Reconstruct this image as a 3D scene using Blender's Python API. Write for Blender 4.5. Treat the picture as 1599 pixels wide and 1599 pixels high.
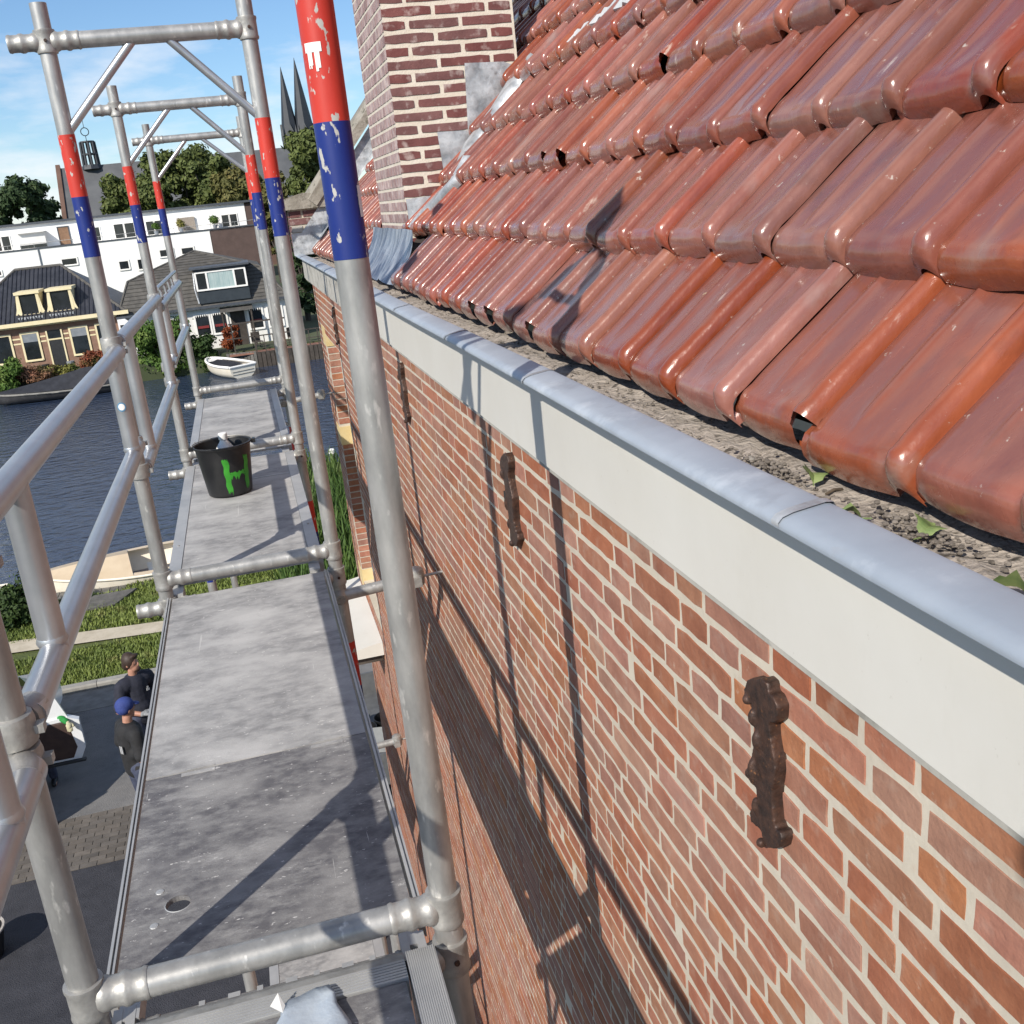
import bpy, bmesh, math, random
from mathutils import Vector, Matrix
R = math.radians
random.seed(7)
for o in list(bpy.data.objects): bpy.data.objects.remove(o)
S = bpy.context.scene
COL = S.collection

# ------------------------------------------------------------------ camera
YAW, PITCH, ROLL = R(13.0526), R(-17.3402), R(-6.1112)
CAMP = Vector((0.5132, -1.7924, 1.3848)); FPX = 1610.64
fw = Vector((math.sin(YAW)*math.cos(PITCH), math.cos(YAW)*math.cos(PITCH), math.sin(PITCH)))
rt0 = Vector((math.cos(YAW), -math.sin(YAW), 0)); up0 = rt0.cross(fw)
rt = rt0*math.cos(ROLL)+up0*math.sin(ROLL); up = up0*math.cos(ROLL)-rt0*math.sin(ROLL)
cd = bpy.data.cameras.new('camera'); cam = bpy.data.objects.new('camera', cd); COL.objects.link(cam)
cam.matrix_world = Matrix(((rt.x, up.x, -fw.x, CAMP.x), (rt.y, up.y, -fw.y, CAMP.y), (rt.z, up.z, -fw.z, CAMP.z), (0, 0, 0, 1)))
cd.sensor_width = 36; cd.lens = 36*FPX/1599; cd.clip_start = 0.05; cd.clip_end = 6000
S.camera = cam
def at(u, v, Y):
    d = rt*((u-799.5)/FPX) - up*((v-799.5)/FPX) + fw
    return CAMP + d*((Y-CAMP.y)/d.y)
def pix(p):
    q = Vector(p)-CAMP; z = q.dot(fw)
    if z < 0.05: return None
    return 799.5+FPX*q.dot(rt)/z, 799.5-FPX*q.dot(up)/z, z

# ------------------------------------------------------------------ sky, sun, exposure
W = bpy.data.worlds.new('World'); S.world = W; W.use_nodes = True
nt = W.node_tree; N = nt.nodes; L = nt.links
for n in list(N): N.remove(n)
SUN = Vector((1.0, 1.06, -1.04)).normalized()
EL = math.asin(-SUN.z); AZ = math.atan2(-SUN.x, -SUN.y)
wo = N.new('ShaderNodeOutputWorld'); bg = N.new('ShaderNodeBackground'); bg.inputs[1].default_value = 0.092
sky = N.new('ShaderNodeTexSky'); sky.sky_type = 'NISHITA'; sky.sun_disc = False
sky.sun_elevation = EL; sky.sun_rotation = AZ % (2*math.pi); sky.air_density = 1.0; sky.dust_density = 0.05; sky.ozone_density = 4.0
tc = N.new('ShaderNodeTexCoord'); sep = N.new('ShaderNodeSeparateXYZ'); L.new(tc.outputs['Generated'], sep.inputs[0])
add = N.new('ShaderNodeMath'); add.operation = 'ADD'; add.inputs[1].default_value = 0.22; L.new(sep.outputs[2], add.inputs[0])
mx = N.new('ShaderNodeMath'); mx.operation = 'MAXIMUM'; mx.inputs[1].default_value = 0.05; L.new(add.outputs[0], mx.inputs[0])
dv = N.new('ShaderNodeVectorMath'); dv.operation = 'DIVIDE'; cb = N.new('ShaderNodeCombineXYZ')
for i in range(3): L.new(mx.outputs[0], cb.inputs[i])
L.new(tc.outputs['Generated'], dv.inputs[0]); L.new(cb.outputs[0], dv.inputs[1])
mp = N.new('ShaderNodeMapping'); mp.inputs['Scale'].default_value = (1.0, 1.0, 1.9); mp.inputs['Location'].default_value = (2.3, 0.75, 0); L.new(dv.outputs[0], mp.inputs[0])
cn = N.new('ShaderNodeTexNoise'); cn.inputs['Scale'].default_value = 1.6; cn.inputs['Detail'].default_value = 8; cn.inputs['Roughness'].default_value = 0.56; L.new(mp.outputs[0], cn.inputs[0])
cr = N.new('ShaderNodeValToRGB'); cr.color_ramp.elements[0].position = 0.47; cr.color_ramp.elements[1].position = 0.68; L.new(cn.outputs[0], cr.inputs[0])
cm = N.new('ShaderNodeMath'); cm.operation = 'MULTIPLY'; cm.inputs[1].default_value = 0.85; L.new(cr.outputs[0], cm.inputs[0])
mixc = N.new('ShaderNodeMixRGB'); mixc.inputs[2].default_value = (8.8, 9.0, 9.4, 1); L.new(cm.outputs[0], mixc.inputs[0])
tn = N.new('ShaderNodeMixRGB'); tn.blend_type = 'MULTIPLY'; tn.inputs[0].default_value = 1; tn.inputs[2].default_value = (.97, 1.07, 1.16, 1); L.new(sky.outputs[0], tn.inputs[1]); L.new(tn.outputs[0], mixc.inputs[1])
L.new(mixc.outputs[0], bg.inputs[0]); L.new(bg.outputs[0], wo.inputs[0])
sd = bpy.data.lights.new('sun', 'SUN'); sd.energy = 4.7; sd.angle = R(0.53); sd.color = (1.0, 0.93, 0.83)
so = bpy.data.objects.new('sun', sd); COL.objects.link(so); so.rotation_euler = SUN.to_track_quat('-Z', 'Y').to_euler(); so.location = (-30, -30, 30)
S.view_settings.view_transform = 'Standard'; S.view_settings.look = 'None'; S.view_settings.exposure = 0.30; S.view_settings.gamma = 1.0
S.view_settings.use_curve_mapping = False
S.render.engine = 'CYCLES'; S.render.resolution_x = 1024; S.render.resolution_y = 1024
S.cycles.max_bounces = 6; S.cycles.use_denoising = True

# ------------------------------------------------------------------ helpers
class MB:
    def __init__(s): s.v = []; s.f = []; s.t = []; s.p = []
    def quad(s, a, b, c, d):
        k = len(s.v); s.v += [tuple(a), tuple(b), tuple(c), tuple(d)]; s.f.append((k, k+1, k+2, k+3)); return s
    def poly(s, pts):
        k = len(s.v); s.v += [tuple(p) for p in pts]; s.f.append(tuple(range(k, k+len(pts)))); return s
    def box(s, x0, x1, y0, y1, z0, z1):
        k = len(s.v)
        s.v += [(x0, y0, z0), (x1, y0, z0), (x1, y1, z0), (x0, y1, z0), (x0, y0, z1), (x1, y0, z1), (x1, y1, z1), (x0, y1, z1)]
        s.f += [tuple(k+i for i in q) for q in ((0, 3, 2, 1), (4, 5, 6, 7), (0, 1, 5, 4), (1, 2, 6, 5), (2, 3, 7, 6), (3, 0, 4, 7))]; return s
    def obox(s, m, sx, sy, sz):                    # box of half sizes through a matrix
        k = len(s.v)
        for z in (-1, 1):
            for x, y in ((-1, -1), (1, -1), (1, 1), (-1, 1)): s.v.append(tuple(m @ Vector((x*sx, y*sy, z*sz))))
        s.f += [tuple(k+i for i in q) for q in ((0, 3, 2, 1), (4, 5, 6, 7), (0, 1, 5, 4), (1, 2, 6, 5), (2, 3, 7, 6), (3, 0, 4, 7))]; return s
    def rings(s, rings, caps=True, closed=True):
        k = len(s.v); n = len(rings[0])
        for r in rings: s.v += [tuple(p) for p in r]
        for i in range(len(rings)-1):
            for j in range(n if closed else n-1):
                a = k+i*n+j; b = k+i*n+(j+1) % n; s.f.append((a, b, b+n, a+n))
        if caps and closed: s.f.append(tuple(k+n-1-j for j in range(n))); s.f.append(tuple(k+(len(rings)-1)*n+j for j in range(n)))
        return s
    def tube(s, p0, p1, r0, r1=None, n=14, caps=True):
        return s.lathe(p0, p1, [(0, r0), (1, r0 if r1 is None else r1)], n, caps)
    def lathe(s, p0, p1, prof, n=16, caps=True):   # prof: (t along 0..1, radius)
        p0 = Vector(p0); p1 = Vector(p1); d = (p1-p0); q = d.normalized()
        a = q.orthogonal().normalized(); b = q.cross(a); rs = []
        for t, r in prof: rs.append([p0+d*t+(a*math.cos(2*math.pi*j/n)+b*math.sin(2*math.pi*j/n))*r for j in range(n)])
        return s.rings(rs, caps)
    def path(s, pts, r, n=10):
        for i in range(len(pts)-1):
            ra = r[i] if isinstance(r, (list, tuple)) else r; rb = r[i+1] if isinstance(r, (list, tuple)) else r
            s.tube(pts[i], pts[i+1], ra, rb, n)
            if i: s.ball(pts[i], ra, 8, 6)
        return s
    def ball(s, c, r, n=12, m=8, sc=(1, 1, 1)):
        c = Vector(c); rs = []
        for i in range(m+1):
            th = math.pi*i/m; z = -math.cos(th); q = max(math.sin(th), 0.02)
            rs.append([c+Vector((math.cos(2*math.pi*j/n)*q*r*sc[0], math.sin(2*math.pi*j/n)*q*r*sc[1], z*r*sc[2])) for j in range(n)])
        return s.rings(rs)
    def extrude(s, pts, axis, a, b):               # 2D outline extruded along an axis: 0 X, 1 Y, 2 Z
        def P(p, t): return {0: (t, p[0], p[1]), 1: (p[0], t, p[1]), 2: (p[0], p[1], t)}[axis]
        return s.rings([[P(p, a) for p in pts], [P(p, b) for p in pts]])
    def mesh(s, name, mat=None, smooth=0):
        me = bpy.data.meshes.new(name); me.from_pydata(s.v, [], s.f); me.update()
        if s.t:
            at_ = me.attributes.new('tint', 'FLOAT', 'FACE'); at_.data.foreach_set('value', s.t)
        if s.p:
            ap_ = me.attributes.new('film', 'FLOAT', 'POINT'); ap_.data.foreach_set('value', s.p)
        bm = bmesh.new(); bm.from_mesh(me); bmesh.ops.recalc_face_normals(bm, faces=bm.faces); bm.to_mesh(me); bm.free()
        if mat: me.materials.append(mat)
        if smooth:
            me.polygons.foreach_set('use_smooth', [True]*len(me.polygons)); me.set_sharp_from_angle(angle=R(smooth))
        return me
    def build(s, name, mat, parent=None, smooth=0, **k):
        return put(name, s.mesh(name, mat, smooth), parent, **k)
def put(name, me, parent=None, loc=None, rot=None, label=None, cat=None, group=None, kind=None):
    o = bpy.data.objects.new(name, me); COL.objects.link(o)
    if parent: o.parent = parent
    if loc: o.location = loc
    if rot: o.rotation_euler = rot
    tag(o, label, cat, group, kind); return o
def tag(o, label=None, cat=None, group=None, kind=None):
    if label: o['label'] = label
    if cat: o['category'] = cat
    if group: o['group'] = group
    if kind: o['kind'] = kind
    return o
def thing(name, label, cat, loc=(0, 0, 0), rz=0, group=None):
    return put(name, None, None, loc, (0, 0, rz), label, cat, group)

# ------------------------------------------------------------------ materials
MATS = {}
def pm(name, c1, c2=None, scale=5, rough=0.6, metal=0.0, bump=0.0, bscale=None, c3=None, p=(0.35, 0.65), stretch=(1, 1, 1), coat=0.0, rnd=0.0, spec=0.5, rr=0.0, world=False, detail=6, tint=0.0, hue=0.0, c3p=(0.56, 0.66), c3s=2.3, ds=0.0):
    if not any(k in name for k in ('white', 'cream_w', 'foliage', 'grass', 'asphalt', 'turf', 'water', 'shrub', 'far_brick', 'cream_trim', 'curtain', 'paving', 'leaf', 'roof', 'bottle', 'path', 'trousers', 'navy', 'hull')):
        c1 = tuple(.82*q for q in c1); c2 = c2 and tuple(.82*q for q in c2); c3 = c3 and tuple(.82*q for q in c3)
    m = bpy.data.materials.new(name); m.use_nodes = True; t = m.node_tree; n = t.nodes; l = t.links
    b = n['Principled BSDF']; b.inputs['Roughness'].default_value = rough; b.inputs['Metallic'].default_value = metal
    b.inputs['Coat Weight'].default_value = coat; b.inputs['Coat Roughness'].default_value = 0.12; b.inputs['Specular IOR Level'].default_value = spec
    if world: g = n.new('ShaderNodeNewGeometry'); co = g.outputs['Position']
    else: g = n.new('ShaderNodeTexCoord'); co = g.outputs['Object']
    oi = n.new('ShaderNodeObjectInfo'); ad = n.new('ShaderNodeVectorMath'); ad.operation = 'ADD'
    sc = n.new('ShaderNodeVectorMath'); sc.operation = 'SCALE'; sc.inputs['Scale'].default_value = 37.0; cx = n.new('ShaderNodeCombineXYZ')
    for i in range(3): l.new(oi.outputs['Random'], cx.inputs[i])
    l.new(cx.outputs[0], sc.inputs[0]); mpn = n.new('ShaderNodeMapping'); mpn.inputs['Scale'].default_value = stretch; l.new(co, mpn.inputs[0])
    l.new(mpn.outputs[0], ad.inputs[0])
    if not world: l.new(sc.outputs[0], ad.inputs[1])
    co = ad.outputs[0]
    col = None
    if c2:
        tx = n.new('ShaderNodeTexNoise'); tx.inputs['Scale'].default_value = scale; tx.inputs['Detail'].default_value = detail; tx.inputs['Roughness'].default_value = 0.62; l.new(co, tx.inputs[0])
        ra = n.new('ShaderNodeValToRGB'); ra.color_ramp.elements[0].position = p[0]; ra.color_ramp.elements[1].position = p[1]
        ra.color_ramp.elements[0].color = (*c1, 1); ra.color_ramp.elements[1].color = (*c2, 1); l.new(tx.outputs[0], ra.inputs[0]); col = ra.outputs[0]
        if rr:
            mr = n.new('ShaderNodeMapRange'); mr.inputs[3].default_value = rough-rr; mr.inputs[4].default_value = rough+rr; l.new(tx.outputs[0], mr.inputs[0]); l.new(mr.outputs[0], b.inputs['Roughness'])
    if c3:
        ty = n.new('ShaderNodeTexNoise'); ty.inputs['Scale'].default_value = scale*c3s; ty.inputs['Detail'].default_value = 5; l.new(co, ty.inputs[0])
        rb = n.new('ShaderNodeValToRGB'); rb.color_ramp.elements[0].position = c3p[0]; rb.color_ramp.elements[1].position = c3p[1]; l.new(ty.outputs[0], rb.inputs[0])
        mi = n.new('ShaderNodeMixRGB'); mi.inputs[2].default_value = (*c3, 1); l.new(rb.outputs[0], mi.inputs[0]); l.new(col, mi.inputs[1]); col = mi.outputs[0]
    if rnd or tint or hue:
        if col is None: rg = n.new('ShaderNodeRGB'); rg.outputs[0].default_value = (*c1, 1); col = rg.outputs[0]
        atn = n.new('ShaderNodeAttribute'); atn.attribute_name = 'tint'
        sm = n.new('ShaderNodeMath'); sm.operation = 'ADD'; l.new(oi.outputs['Random'], sm.inputs[0]); l.new(atn.outputs['Fac'], sm.inputs[1])
        fr = n.new('ShaderNodeMath'); fr.operation = 'FRACT'; l.new(sm.outputs[0], fr.inputs[0])
        hs = n.new('ShaderNodeHueSaturation'); l.new(col, hs.inputs['Color'])
        mv = n.new('ShaderNodeMapRange'); mv.inputs[3].default_value = 1-rnd; mv.inputs[4].default_value = 1+rnd; l.new(fr.outputs[0], mv.inputs[0]); l.new(mv.outputs[0], hs.inputs['Value'])
        m7 = n.new('ShaderNodeMath'); m7.operation = 'MULTIPLY'; m7.inputs[1].default_value = 7.31; l.new(fr.outputs[0], m7.inputs[0]); f7 = n.new('ShaderNodeMath'); f7.operation = 'FRACT'; l.new(m7.outputs[0], f7.inputs[0])
        mh = n.new('ShaderNodeMapRange'); mh.inputs[3].default_value = 0.5-hue; mh.inputs[4].default_value = 0.5+hue; l.new(f7.outputs[0], mh.inputs[0]); l.new(mh.outputs[0], hs.inputs['Hue'])
        m3 = n.new('ShaderNodeMath'); m3.operation = 'MULTIPLY'; m3.inputs[1].default_value = 13.7; l.new(fr.outputs[0], m3.inputs[0]); f3 = n.new('ShaderNodeMath'); f3.operation = 'FRACT'; l.new(m3.outputs[0], f3.inputs[0])
        msat = n.new('ShaderNodeMapRange'); msat.inputs[3].default_value = 1-tint; msat.inputs[4].default_value = 1+tint*0.3; l.new(f3.outputs[0], msat.inputs[0]); l.new(msat.outputs[0], hs.inputs['Saturation'])
        col = hs.outputs[0]
    if col is None: b.inputs['Base Color'].default_value = (*c1, 1)
    else: l.new(col, b.inputs['Base Color'])
    if bump:
        tb = n.new('ShaderNodeTexNoise'); tb.inputs['Scale'].default_value = bscale or scale*4; tb.inputs['Detail'].default_value = 6; l.new(co, tb.inputs[0])
        bu = n.new('ShaderNodeBump'); bu.inputs['Strength'].default_value = bump; bu.inputs['Distance'].default_value = ds or 0.01; l.new(tb.outputs[0], bu.inputs['Height']); l.new(bu.outputs[0], b.inputs['Normal'])
    MATS[name] = m; return m
def overlay(m, c, scale, lo, hi, amt, stretch=(1, 1, 1), detail=8, rough=.65):
    n = m.node_tree.nodes; l = m.node_tree.links; b = n['Principled BSDF']; src = b.inputs['Base Color'].links[0].from_socket
    g = n.new('ShaderNodeNewGeometry'); mp_ = n.new('ShaderNodeMapping'); mp_.inputs['Scale'].default_value = stretch; l.new(g.outputs['Position'], mp_.inputs[0])
    t = n.new('ShaderNodeTexNoise'); t.inputs['Scale'].default_value = scale; t.inputs['Detail'].default_value = detail; t.inputs['Roughness'].default_value = rough; l.new(mp_.outputs[0], t.inputs[0])
    r = n.new('ShaderNodeMapRange'); r.inputs[1].default_value = lo; r.inputs[2].default_value = hi; r.inputs[3].default_value = 0; r.inputs[4].default_value = amt; l.new(t.outputs[0], r.inputs[0])
    x = n.new('ShaderNodeMixRGB'); x.inputs[2].default_value = (*c, 1); l.new(r.outputs[0], x.inputs[0]); l.new(src, x.inputs[1]); l.new(x.outputs[0], b.inputs['Base Color'])
M_BRICK = pm('brick', (.30, .108, .055), (.41, .165, .088), 13, .88, bump=.45, bscale=90, c3=(.40, .22, .15), c3p=(.55, .8), rnd=.14, tint=.22, hue=.007, ds=.004)
overlay(M_BRICK, (.42, .30, .24), 1.3, .54, .80, .30); overlay(M_BRICK, (.11, .052, .04), 3.1, .58, .8, .45); overlay(M_BRICK, (.56, .49, .40), 30, .63, .74, .35)
M_MORT = pm('mortar', (.54, .48, .39), (.65, .59, .485), 6, .92, bump=.25, bscale=60, world=True, ds=.004)
overlay(M_MORT, (.36, .30, .24), 2.2, .50, .80, .5); overlay(M_MORT, (.44, .28, .19), 22, .58, .72, .35)
M_CBRICK = pm('chimney_brick', (.145, .045, .042), (.205, .072, .066), 12, .8, bump=.4, bscale=80, c3=(.50, .40, .37), c3p=(.56, .78), c3s=1.5, rnd=.12, tint=.2, ds=.004)
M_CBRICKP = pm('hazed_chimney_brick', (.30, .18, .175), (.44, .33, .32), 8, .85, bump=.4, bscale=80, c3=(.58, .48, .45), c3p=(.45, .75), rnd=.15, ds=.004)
M_CMORT = pm('chimney_mortar', (.68, .61, .50), (.77, .71, .61), 9, .92, bump=.5, bscale=100, world=True, ds=.004)
M_TILE = pm('glazed_tile', (.235, .056, .028), (.325, .086, .042), 13, .27, bump=.30, bscale=75, c3=(.28, .16, .13), c3p=(.60, .76), c3s=.9, coat=.55, rnd=.20, tint=.24, hue=.006, rr=.09, stretch=(1, .5, 1), ds=.004)
def tile_film():       # pans carry a dull purplish film, rolls and noses stay clean glaze
    n = M_TILE.node_tree.nodes; l = M_TILE.node_tree.links; b = n['Principled BSDF']; src = b.inputs['Base Color'].links[0].from_socket
    a = n.new('ShaderNodeAttribute'); a.attribute_name = 'film'; tcn = n.new('ShaderNodeTexCoord'); oi = n.new('ShaderNodeObjectInfo'); ad = n.new('ShaderNodeVectorMath'); ad.operation = 'ADD'
    mpn = n.new('ShaderNodeMapping'); mpn.inputs['Scale'].default_value = (1, .3, 1); l.new(tcn.outputs['Object'], mpn.inputs[0]); l.new(mpn.outputs[0], ad.inputs[0]); l.new(oi.outputs['Location'], ad.inputs[1])
    t = n.new('ShaderNodeTexNoise'); t.inputs['Scale'].default_value = 26; t.inputs['Detail'].default_value = 7; l.new(ad.outputs[0], t.inputs[0])
    mr = n.new('ShaderNodeMapRange'); mr.inputs[1].default_value = .30; mr.inputs[2].default_value = .62; mr.inputs[3].default_value = .25; mr.inputs[4].default_value = .95; l.new(t.outputs[0], mr.inputs[0])
    mu = n.new('ShaderNodeMath'); mu.operation = 'MULTIPLY'; l.new(a.outputs['Fac'], mu.inputs[0]); l.new(mr.outputs[0], mu.inputs[1])
    mi = n.new('ShaderNodeMixRGB'); mi.inputs[2].default_value = (.185, .062, .044, 1); l.new(mu.outputs[0], mi.inputs[0]); l.new(src, mi.inputs[1])
    t2 = n.new('ShaderNodeTexNoise'); t2.inputs['Scale'].default_value = 13; t2.inputs['Detail'].default_value = 9; t2.inputs['Roughness'].default_value = .7; l.new(ad.outputs[0], t2.inputs[0])
    cr2 = n.new('ShaderNodeValToRGB'); cr2.color_ramp.elements[0].position = .645; cr2.color_ramp.elements[1].position = .70; l.new(t2.outputs[0], cr2.inputs[0])
    m2 = n.new('ShaderNodeMixRGB'); m2.inputs[2].default_value = (.42, .30, .24, 1); l.new(cr2.outputs[0], m2.inputs[0]); l.new(mi.outputs[0], m2.inputs[1]); l.new(m2.outputs[0], b.inputs['Base Color'])
tile_film()
overlay(M_TILE, (.50, .46, .40), 42, .66, .70, .75); overlay(M_TILE, (.055, .035, .03), 5, .58, .75, .55); overlay(M_TILE, (.42, .33, .20), 17, .70, .73, .8)
M_ZINC = pm('zinc', (.37, .42, .485), (.45, .50, .565), 6, .46, .15, bump=.12, bscale=16, c3=(.33, .36, .41), c3p=(.6, .75), rr=.08, ds=.008)
overlay(M_ZINC, (.66, .70, .74), 7, .56, .75, .5); overlay(M_ZINC, (.30, .31, .33), 13, .60, .74, .6)
M_LEAD = pm('lead', (.30, .32, .34), (.66, .68, .70), 11, .42, .35, bump=.9, bscale=11, c3=(.20, .19, .19), c3p=(.6, .8), rr=.1, ds=.012)
M_LEADD = pm('blue_lead', (.10, .13, .20), (.48, .52, .57), 13, .38, .5, bump=.9, bscale=12, p=(.40, .60), stretch=(.6, 1, .25), rr=.1, ds=.012)
M_FASC = pm('cream_paint', (.72, .70, .64), (.76, .745, .69), 3, .40, bump=.10, bscale=14, ds=.006)
overlay(M_FASC, (.52, .50, .44), 9, .58, .80, .35, (1, 1, .35)); overlay(M_FASC, (.40, .37, .32), 60, .66, .72, .5)
M_FASCO = pm('weathered_fascia', (.42, .41, .37), (.55, .53, .48), 5, .75, bump=.3, bscale=25, c3=(.30, .29, .26), ds=.006)
M_IRON = pm('rusty_iron', (.040, .026, .022), (.10, .052, .036), 60, .5, .3, bump=.5, bscale=110, c3=(.24, .11, .05), c3p=(.64, .72), ds=.004)
M_ALU = pm('scaffold_metal', (.36, .36, .35), (.56, .555, .535), 16, .42, .55, bump=.12, bscale=40, c3=(.70, .69, .66), c3p=(.62, .70), c3s=3, rr=.10, stretch=(1, 1, .35), ds=.004)
M_ALUR = pm('rail_metal', (.50, .52, .55), (.62, .63, .65), 8, .36, .75, bump=.06, bscale=30, rr=.07, ds=.004)
M_CAST = pm('cast_metal', (.36, .355, .34), (.55, .54, .51), 22, .5, .55, bump=.25, bscale=80, ds=.004)
def chip(name, c):
    return pm(name, c, tuple(min(1, x*1.12) for x in c), 14, .42, 0, bump=.08, bscale=40, c3=(.52, .51, .47), c3p=(.625, .645), c3s=3.4, stretch=(1, 1, .5), ds=.004)
M_RED = chip('red_paint', (.58, .045, .028)); M_BLUE = chip('blue_paint', (.010, .028, .20))
M_DECK = pm('deck_board', (.12, .117, .126), (.24, .237, .237), 24, .7, bump=.45, bscale=260, c3=(.33, .325, .32), c3p=(.47, .70), c3s=.22, p=(.40, .62), world=True, detail=15, stretch=(.8, 1.3, 1), ds=.002)
M_DECKD = pm('dusty_deck_board', (.25, .25, .252), (.40, .397, .392), 22, .72, bump=.4, bscale=260, c3=(.52, .515, .505), c3p=(.42, .68), c3s=.20, p=(.38, .62), world=True, detail=15, stretch=(.8, 1.3, 1), ds=.002)
for m_ in (M_DECK, M_DECKD):
    overlay(m_, (.075, .073, .08) if m_ is M_DECK else (.15, .149, .152), 5, .52, .70, .55, (1, 1.2, 1), 15, .8); overlay(m_, (.42, .415, .405), 7, .53, .68, .55, (.6, 1.7, 1), 15, .82); overlay(m_, (.60, .59, .57), 60, .655, .69, .75, (.8, 1.6, 1), 4)
    overlay(m_, (.55, .545, .53), 1.6, .72, .73, .5, (34, 1.1, 1), 3); overlay(m_, (.50, .495, .48), 1.4, .73, .74, .35, (2.5, 34, 1), 3); overlay(m_, (.62, .61, .60), 12, .68, .72, .7, (.8, 1.9, 1), 10)
M_DALU = pm('deck_metal', (.46, .47, .475), (.58, .585, .58), 6, .5, .45, bump=.1, bscale=60, world=True, ds=.003)
M_STONE = pm('coping_stone', (.24, .22, .18), (.38, .35, .30), 7, .9, bump=.6, bscale=22, c3=(.15, .14, .11), ds=.02)
M_YELLOW = pm('sandstone', (.62, .47, .22), (.70, .56, .30), 8, .8, bump=.2, ds=.004)
M_WHITE = pm('white_paint', (.76, .75, .71), (.82, .81, .78), 6, .5, bump=.05, ds=.004)
M_GLASS = pm('window_glass', (.016, .020, .022), (.03, .035, .04), 2, .08, spec=.6)
M_GRIT = pm('gutter_silt', (.33, .285, .24), (.50, .44, .38), 18, .95, bump=1.0, bscale=70, c3=(.09, .075, .06), c3p=(.58, .68), world=True, ds=.01)
M_LEAF = pm('leaf', (.10, .16, .05), (.22, .27, .10), 30, .6)
M_PEB = pm('pebble', (.30, .27, .24), (.5, .47, .42), 20, .85, rnd=.4)
M_BLACKP = pm('black_plastic', (.010, .0105, .0115), (.020, .020, .021), 9, .38, bump=.1, c3=(.09, .09, .085), c3p=(.70, .76), ds=.004)
M_GREEN = pm('green_paint', (.030, .26, .018), (.05, .36, .03), 20, .45)
M_WPLA = pm('white_plastic', (.74, .74, .72), (.8, .8, .78), 8, .45)
M_BAG = pm('pale_bag', (.36, .43, .52), (.50, .56, .62), 9, .5, bump=.35, bscale=12, c3=(.74, .72, .66), c3p=(.62, .7), ds=.02)
M_ASPH = pm('asphalt', (.145, .142, .14), (.19, .185, .18), 3, .9, bump=.7, bscale=90, c3=(.115, .112, .108), c3p=(.62, .8), world=True, ds=.02)
M_ASPHN = pm('new_asphalt', (.026, .027, .034), (.042, .043, .052), 4, .85, bump=.8, bscale=100, world=True, ds=.02)
M_PALE = pm('gutter_paving', (.16, .15, .135), (.23, .22, .20), 5, .92, bump=.4, bscale=50, world=True, ds=.01)
M_CLINK = pm('clinker', (.11, .096, .082), (.16, .14, .12), 6, .9, rnd=.2, tint=.2, bump=.3)
M_KERB = pm('kerb_stone', (.26, .25, .23), (.34, .33, .30), 6, .9, bump=.3, rnd=.1)
M_SOIL = pm('turf_soil', (.055, .075, .016), (.11, .13, .035), 1.6, .95, bump=.8, bscale=14, c3=(.12, .10, .05), c3p=(.66, .8), world=True, ds=.05)
M_GRASS = pm('grass', (.085, .125, .020), (.18, .225, .045), 1.2, .7, c3=(.22, .20, .07), c3p=(.6, .8), world=True)
M_PATH = pm('shell_path', (.40, .35, .26), (.52, .46, .36), 3, .95, bump=.4, bscale=40, world=True, ds=.01)
M_LAND = pm('land', (.05, .07, .03), (.10, .11, .05), .05, .95, world=True)
M_WOOD = pm('grey_wood', (.11, .105, .095), (.20, .19, .17), 6, .85, bump=.4, bscale=30, rnd=.2, stretch=(1, 1, 3))
M_WOODD = pm('dark_wood', (.045, .037, .030), (.085, .07, .058), 4, .8, bump=.3, rnd=.2)
M_PAVE = pm('red_paving', (.20, .095, .065), (.28, .14, .10), 2, .9, world=True, bump=.3)

def water_mat():
    m = pm('water', (.024, .038, .072), (.034, .050, .085), .3, .09, world=True, spec=.5)
    n = m.node_tree.nodes; l = m.node_tree.links; b = n['Principled BSDF']
    g = n.new('ShaderNodeNewGeometry'); mpn = n.new('ShaderNodeMapping'); mpn.inputs['Scale'].default_value = (1, 1.6, 1); l.new(g.outputs['Position'], mpn.inputs[0])
    t1 = n.new('ShaderNodeTexNoise'); t1.inputs['Scale'].default_value = 1.7; t1.inputs['Detail'].default_value = 8; l.new(mpn.outputs[0], t1.inputs[0])
    bu = n.new('ShaderNodeBump'); bu.inputs['Strength'].default_value = .8; bu.inputs['Distance'].default_value = .16; l.new(t1.outputs[0], bu.inputs['Height']); l.new(bu.outputs[0], b.inputs['Normal'])
    return m
M_WATER = water_mat()
def leafmat(name, c1, c2, c3):
    m = pm(name, c1, c2, .9, .65, c3=c3, c3p=(.55, .7), c3s=1.2, world=True, spec=.25)
    return m

# ================================================================== SETTING: ground, water, roads
GZ = -6.0; WZ = -6.5; FZ = -5.6
def struct(name, mb, mat, **k): return mb.build(name, mat, kind='structure', **k)
struct('ground', MB().box(-400, 400, -200, 19.6, GZ-2, GZ-.03), M_SOIL)
struct('far_bank', MB().box(-1500, 1500, 57, 3500, FZ-3, FZ), M_LAND)
struct('water', MB().quad((-400, 15, WZ), (400, 15, WZ), (400, 60, WZ), (-400, 60, WZ)), M_WATER)
bank = MB().poly([(-60, 18.4, GZ), (60, 16.0, GZ), (60, 36, GZ-.1), (2.6, 28.6, GZ-.1), (.9, 23.4, GZ-.12), (-1.6, 21.6, GZ-.12), (-2.4, 20.6, GZ-.1), (-7.5, 21.6, GZ-.1), (-60, 22.4, GZ-.1)])
bank.poly([(.9, 23.4, GZ-.12), (-1.6, 21.6, GZ-.12), (-1.6, 21.7, GZ-.8), (.9, 23.5, GZ-.8)]).poly([(2.6, 28.6, GZ-.1), (.9, 23.4, GZ-.12), (.9, 23.5, GZ-.8), (2.5, 28.7, GZ-.8)])
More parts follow.
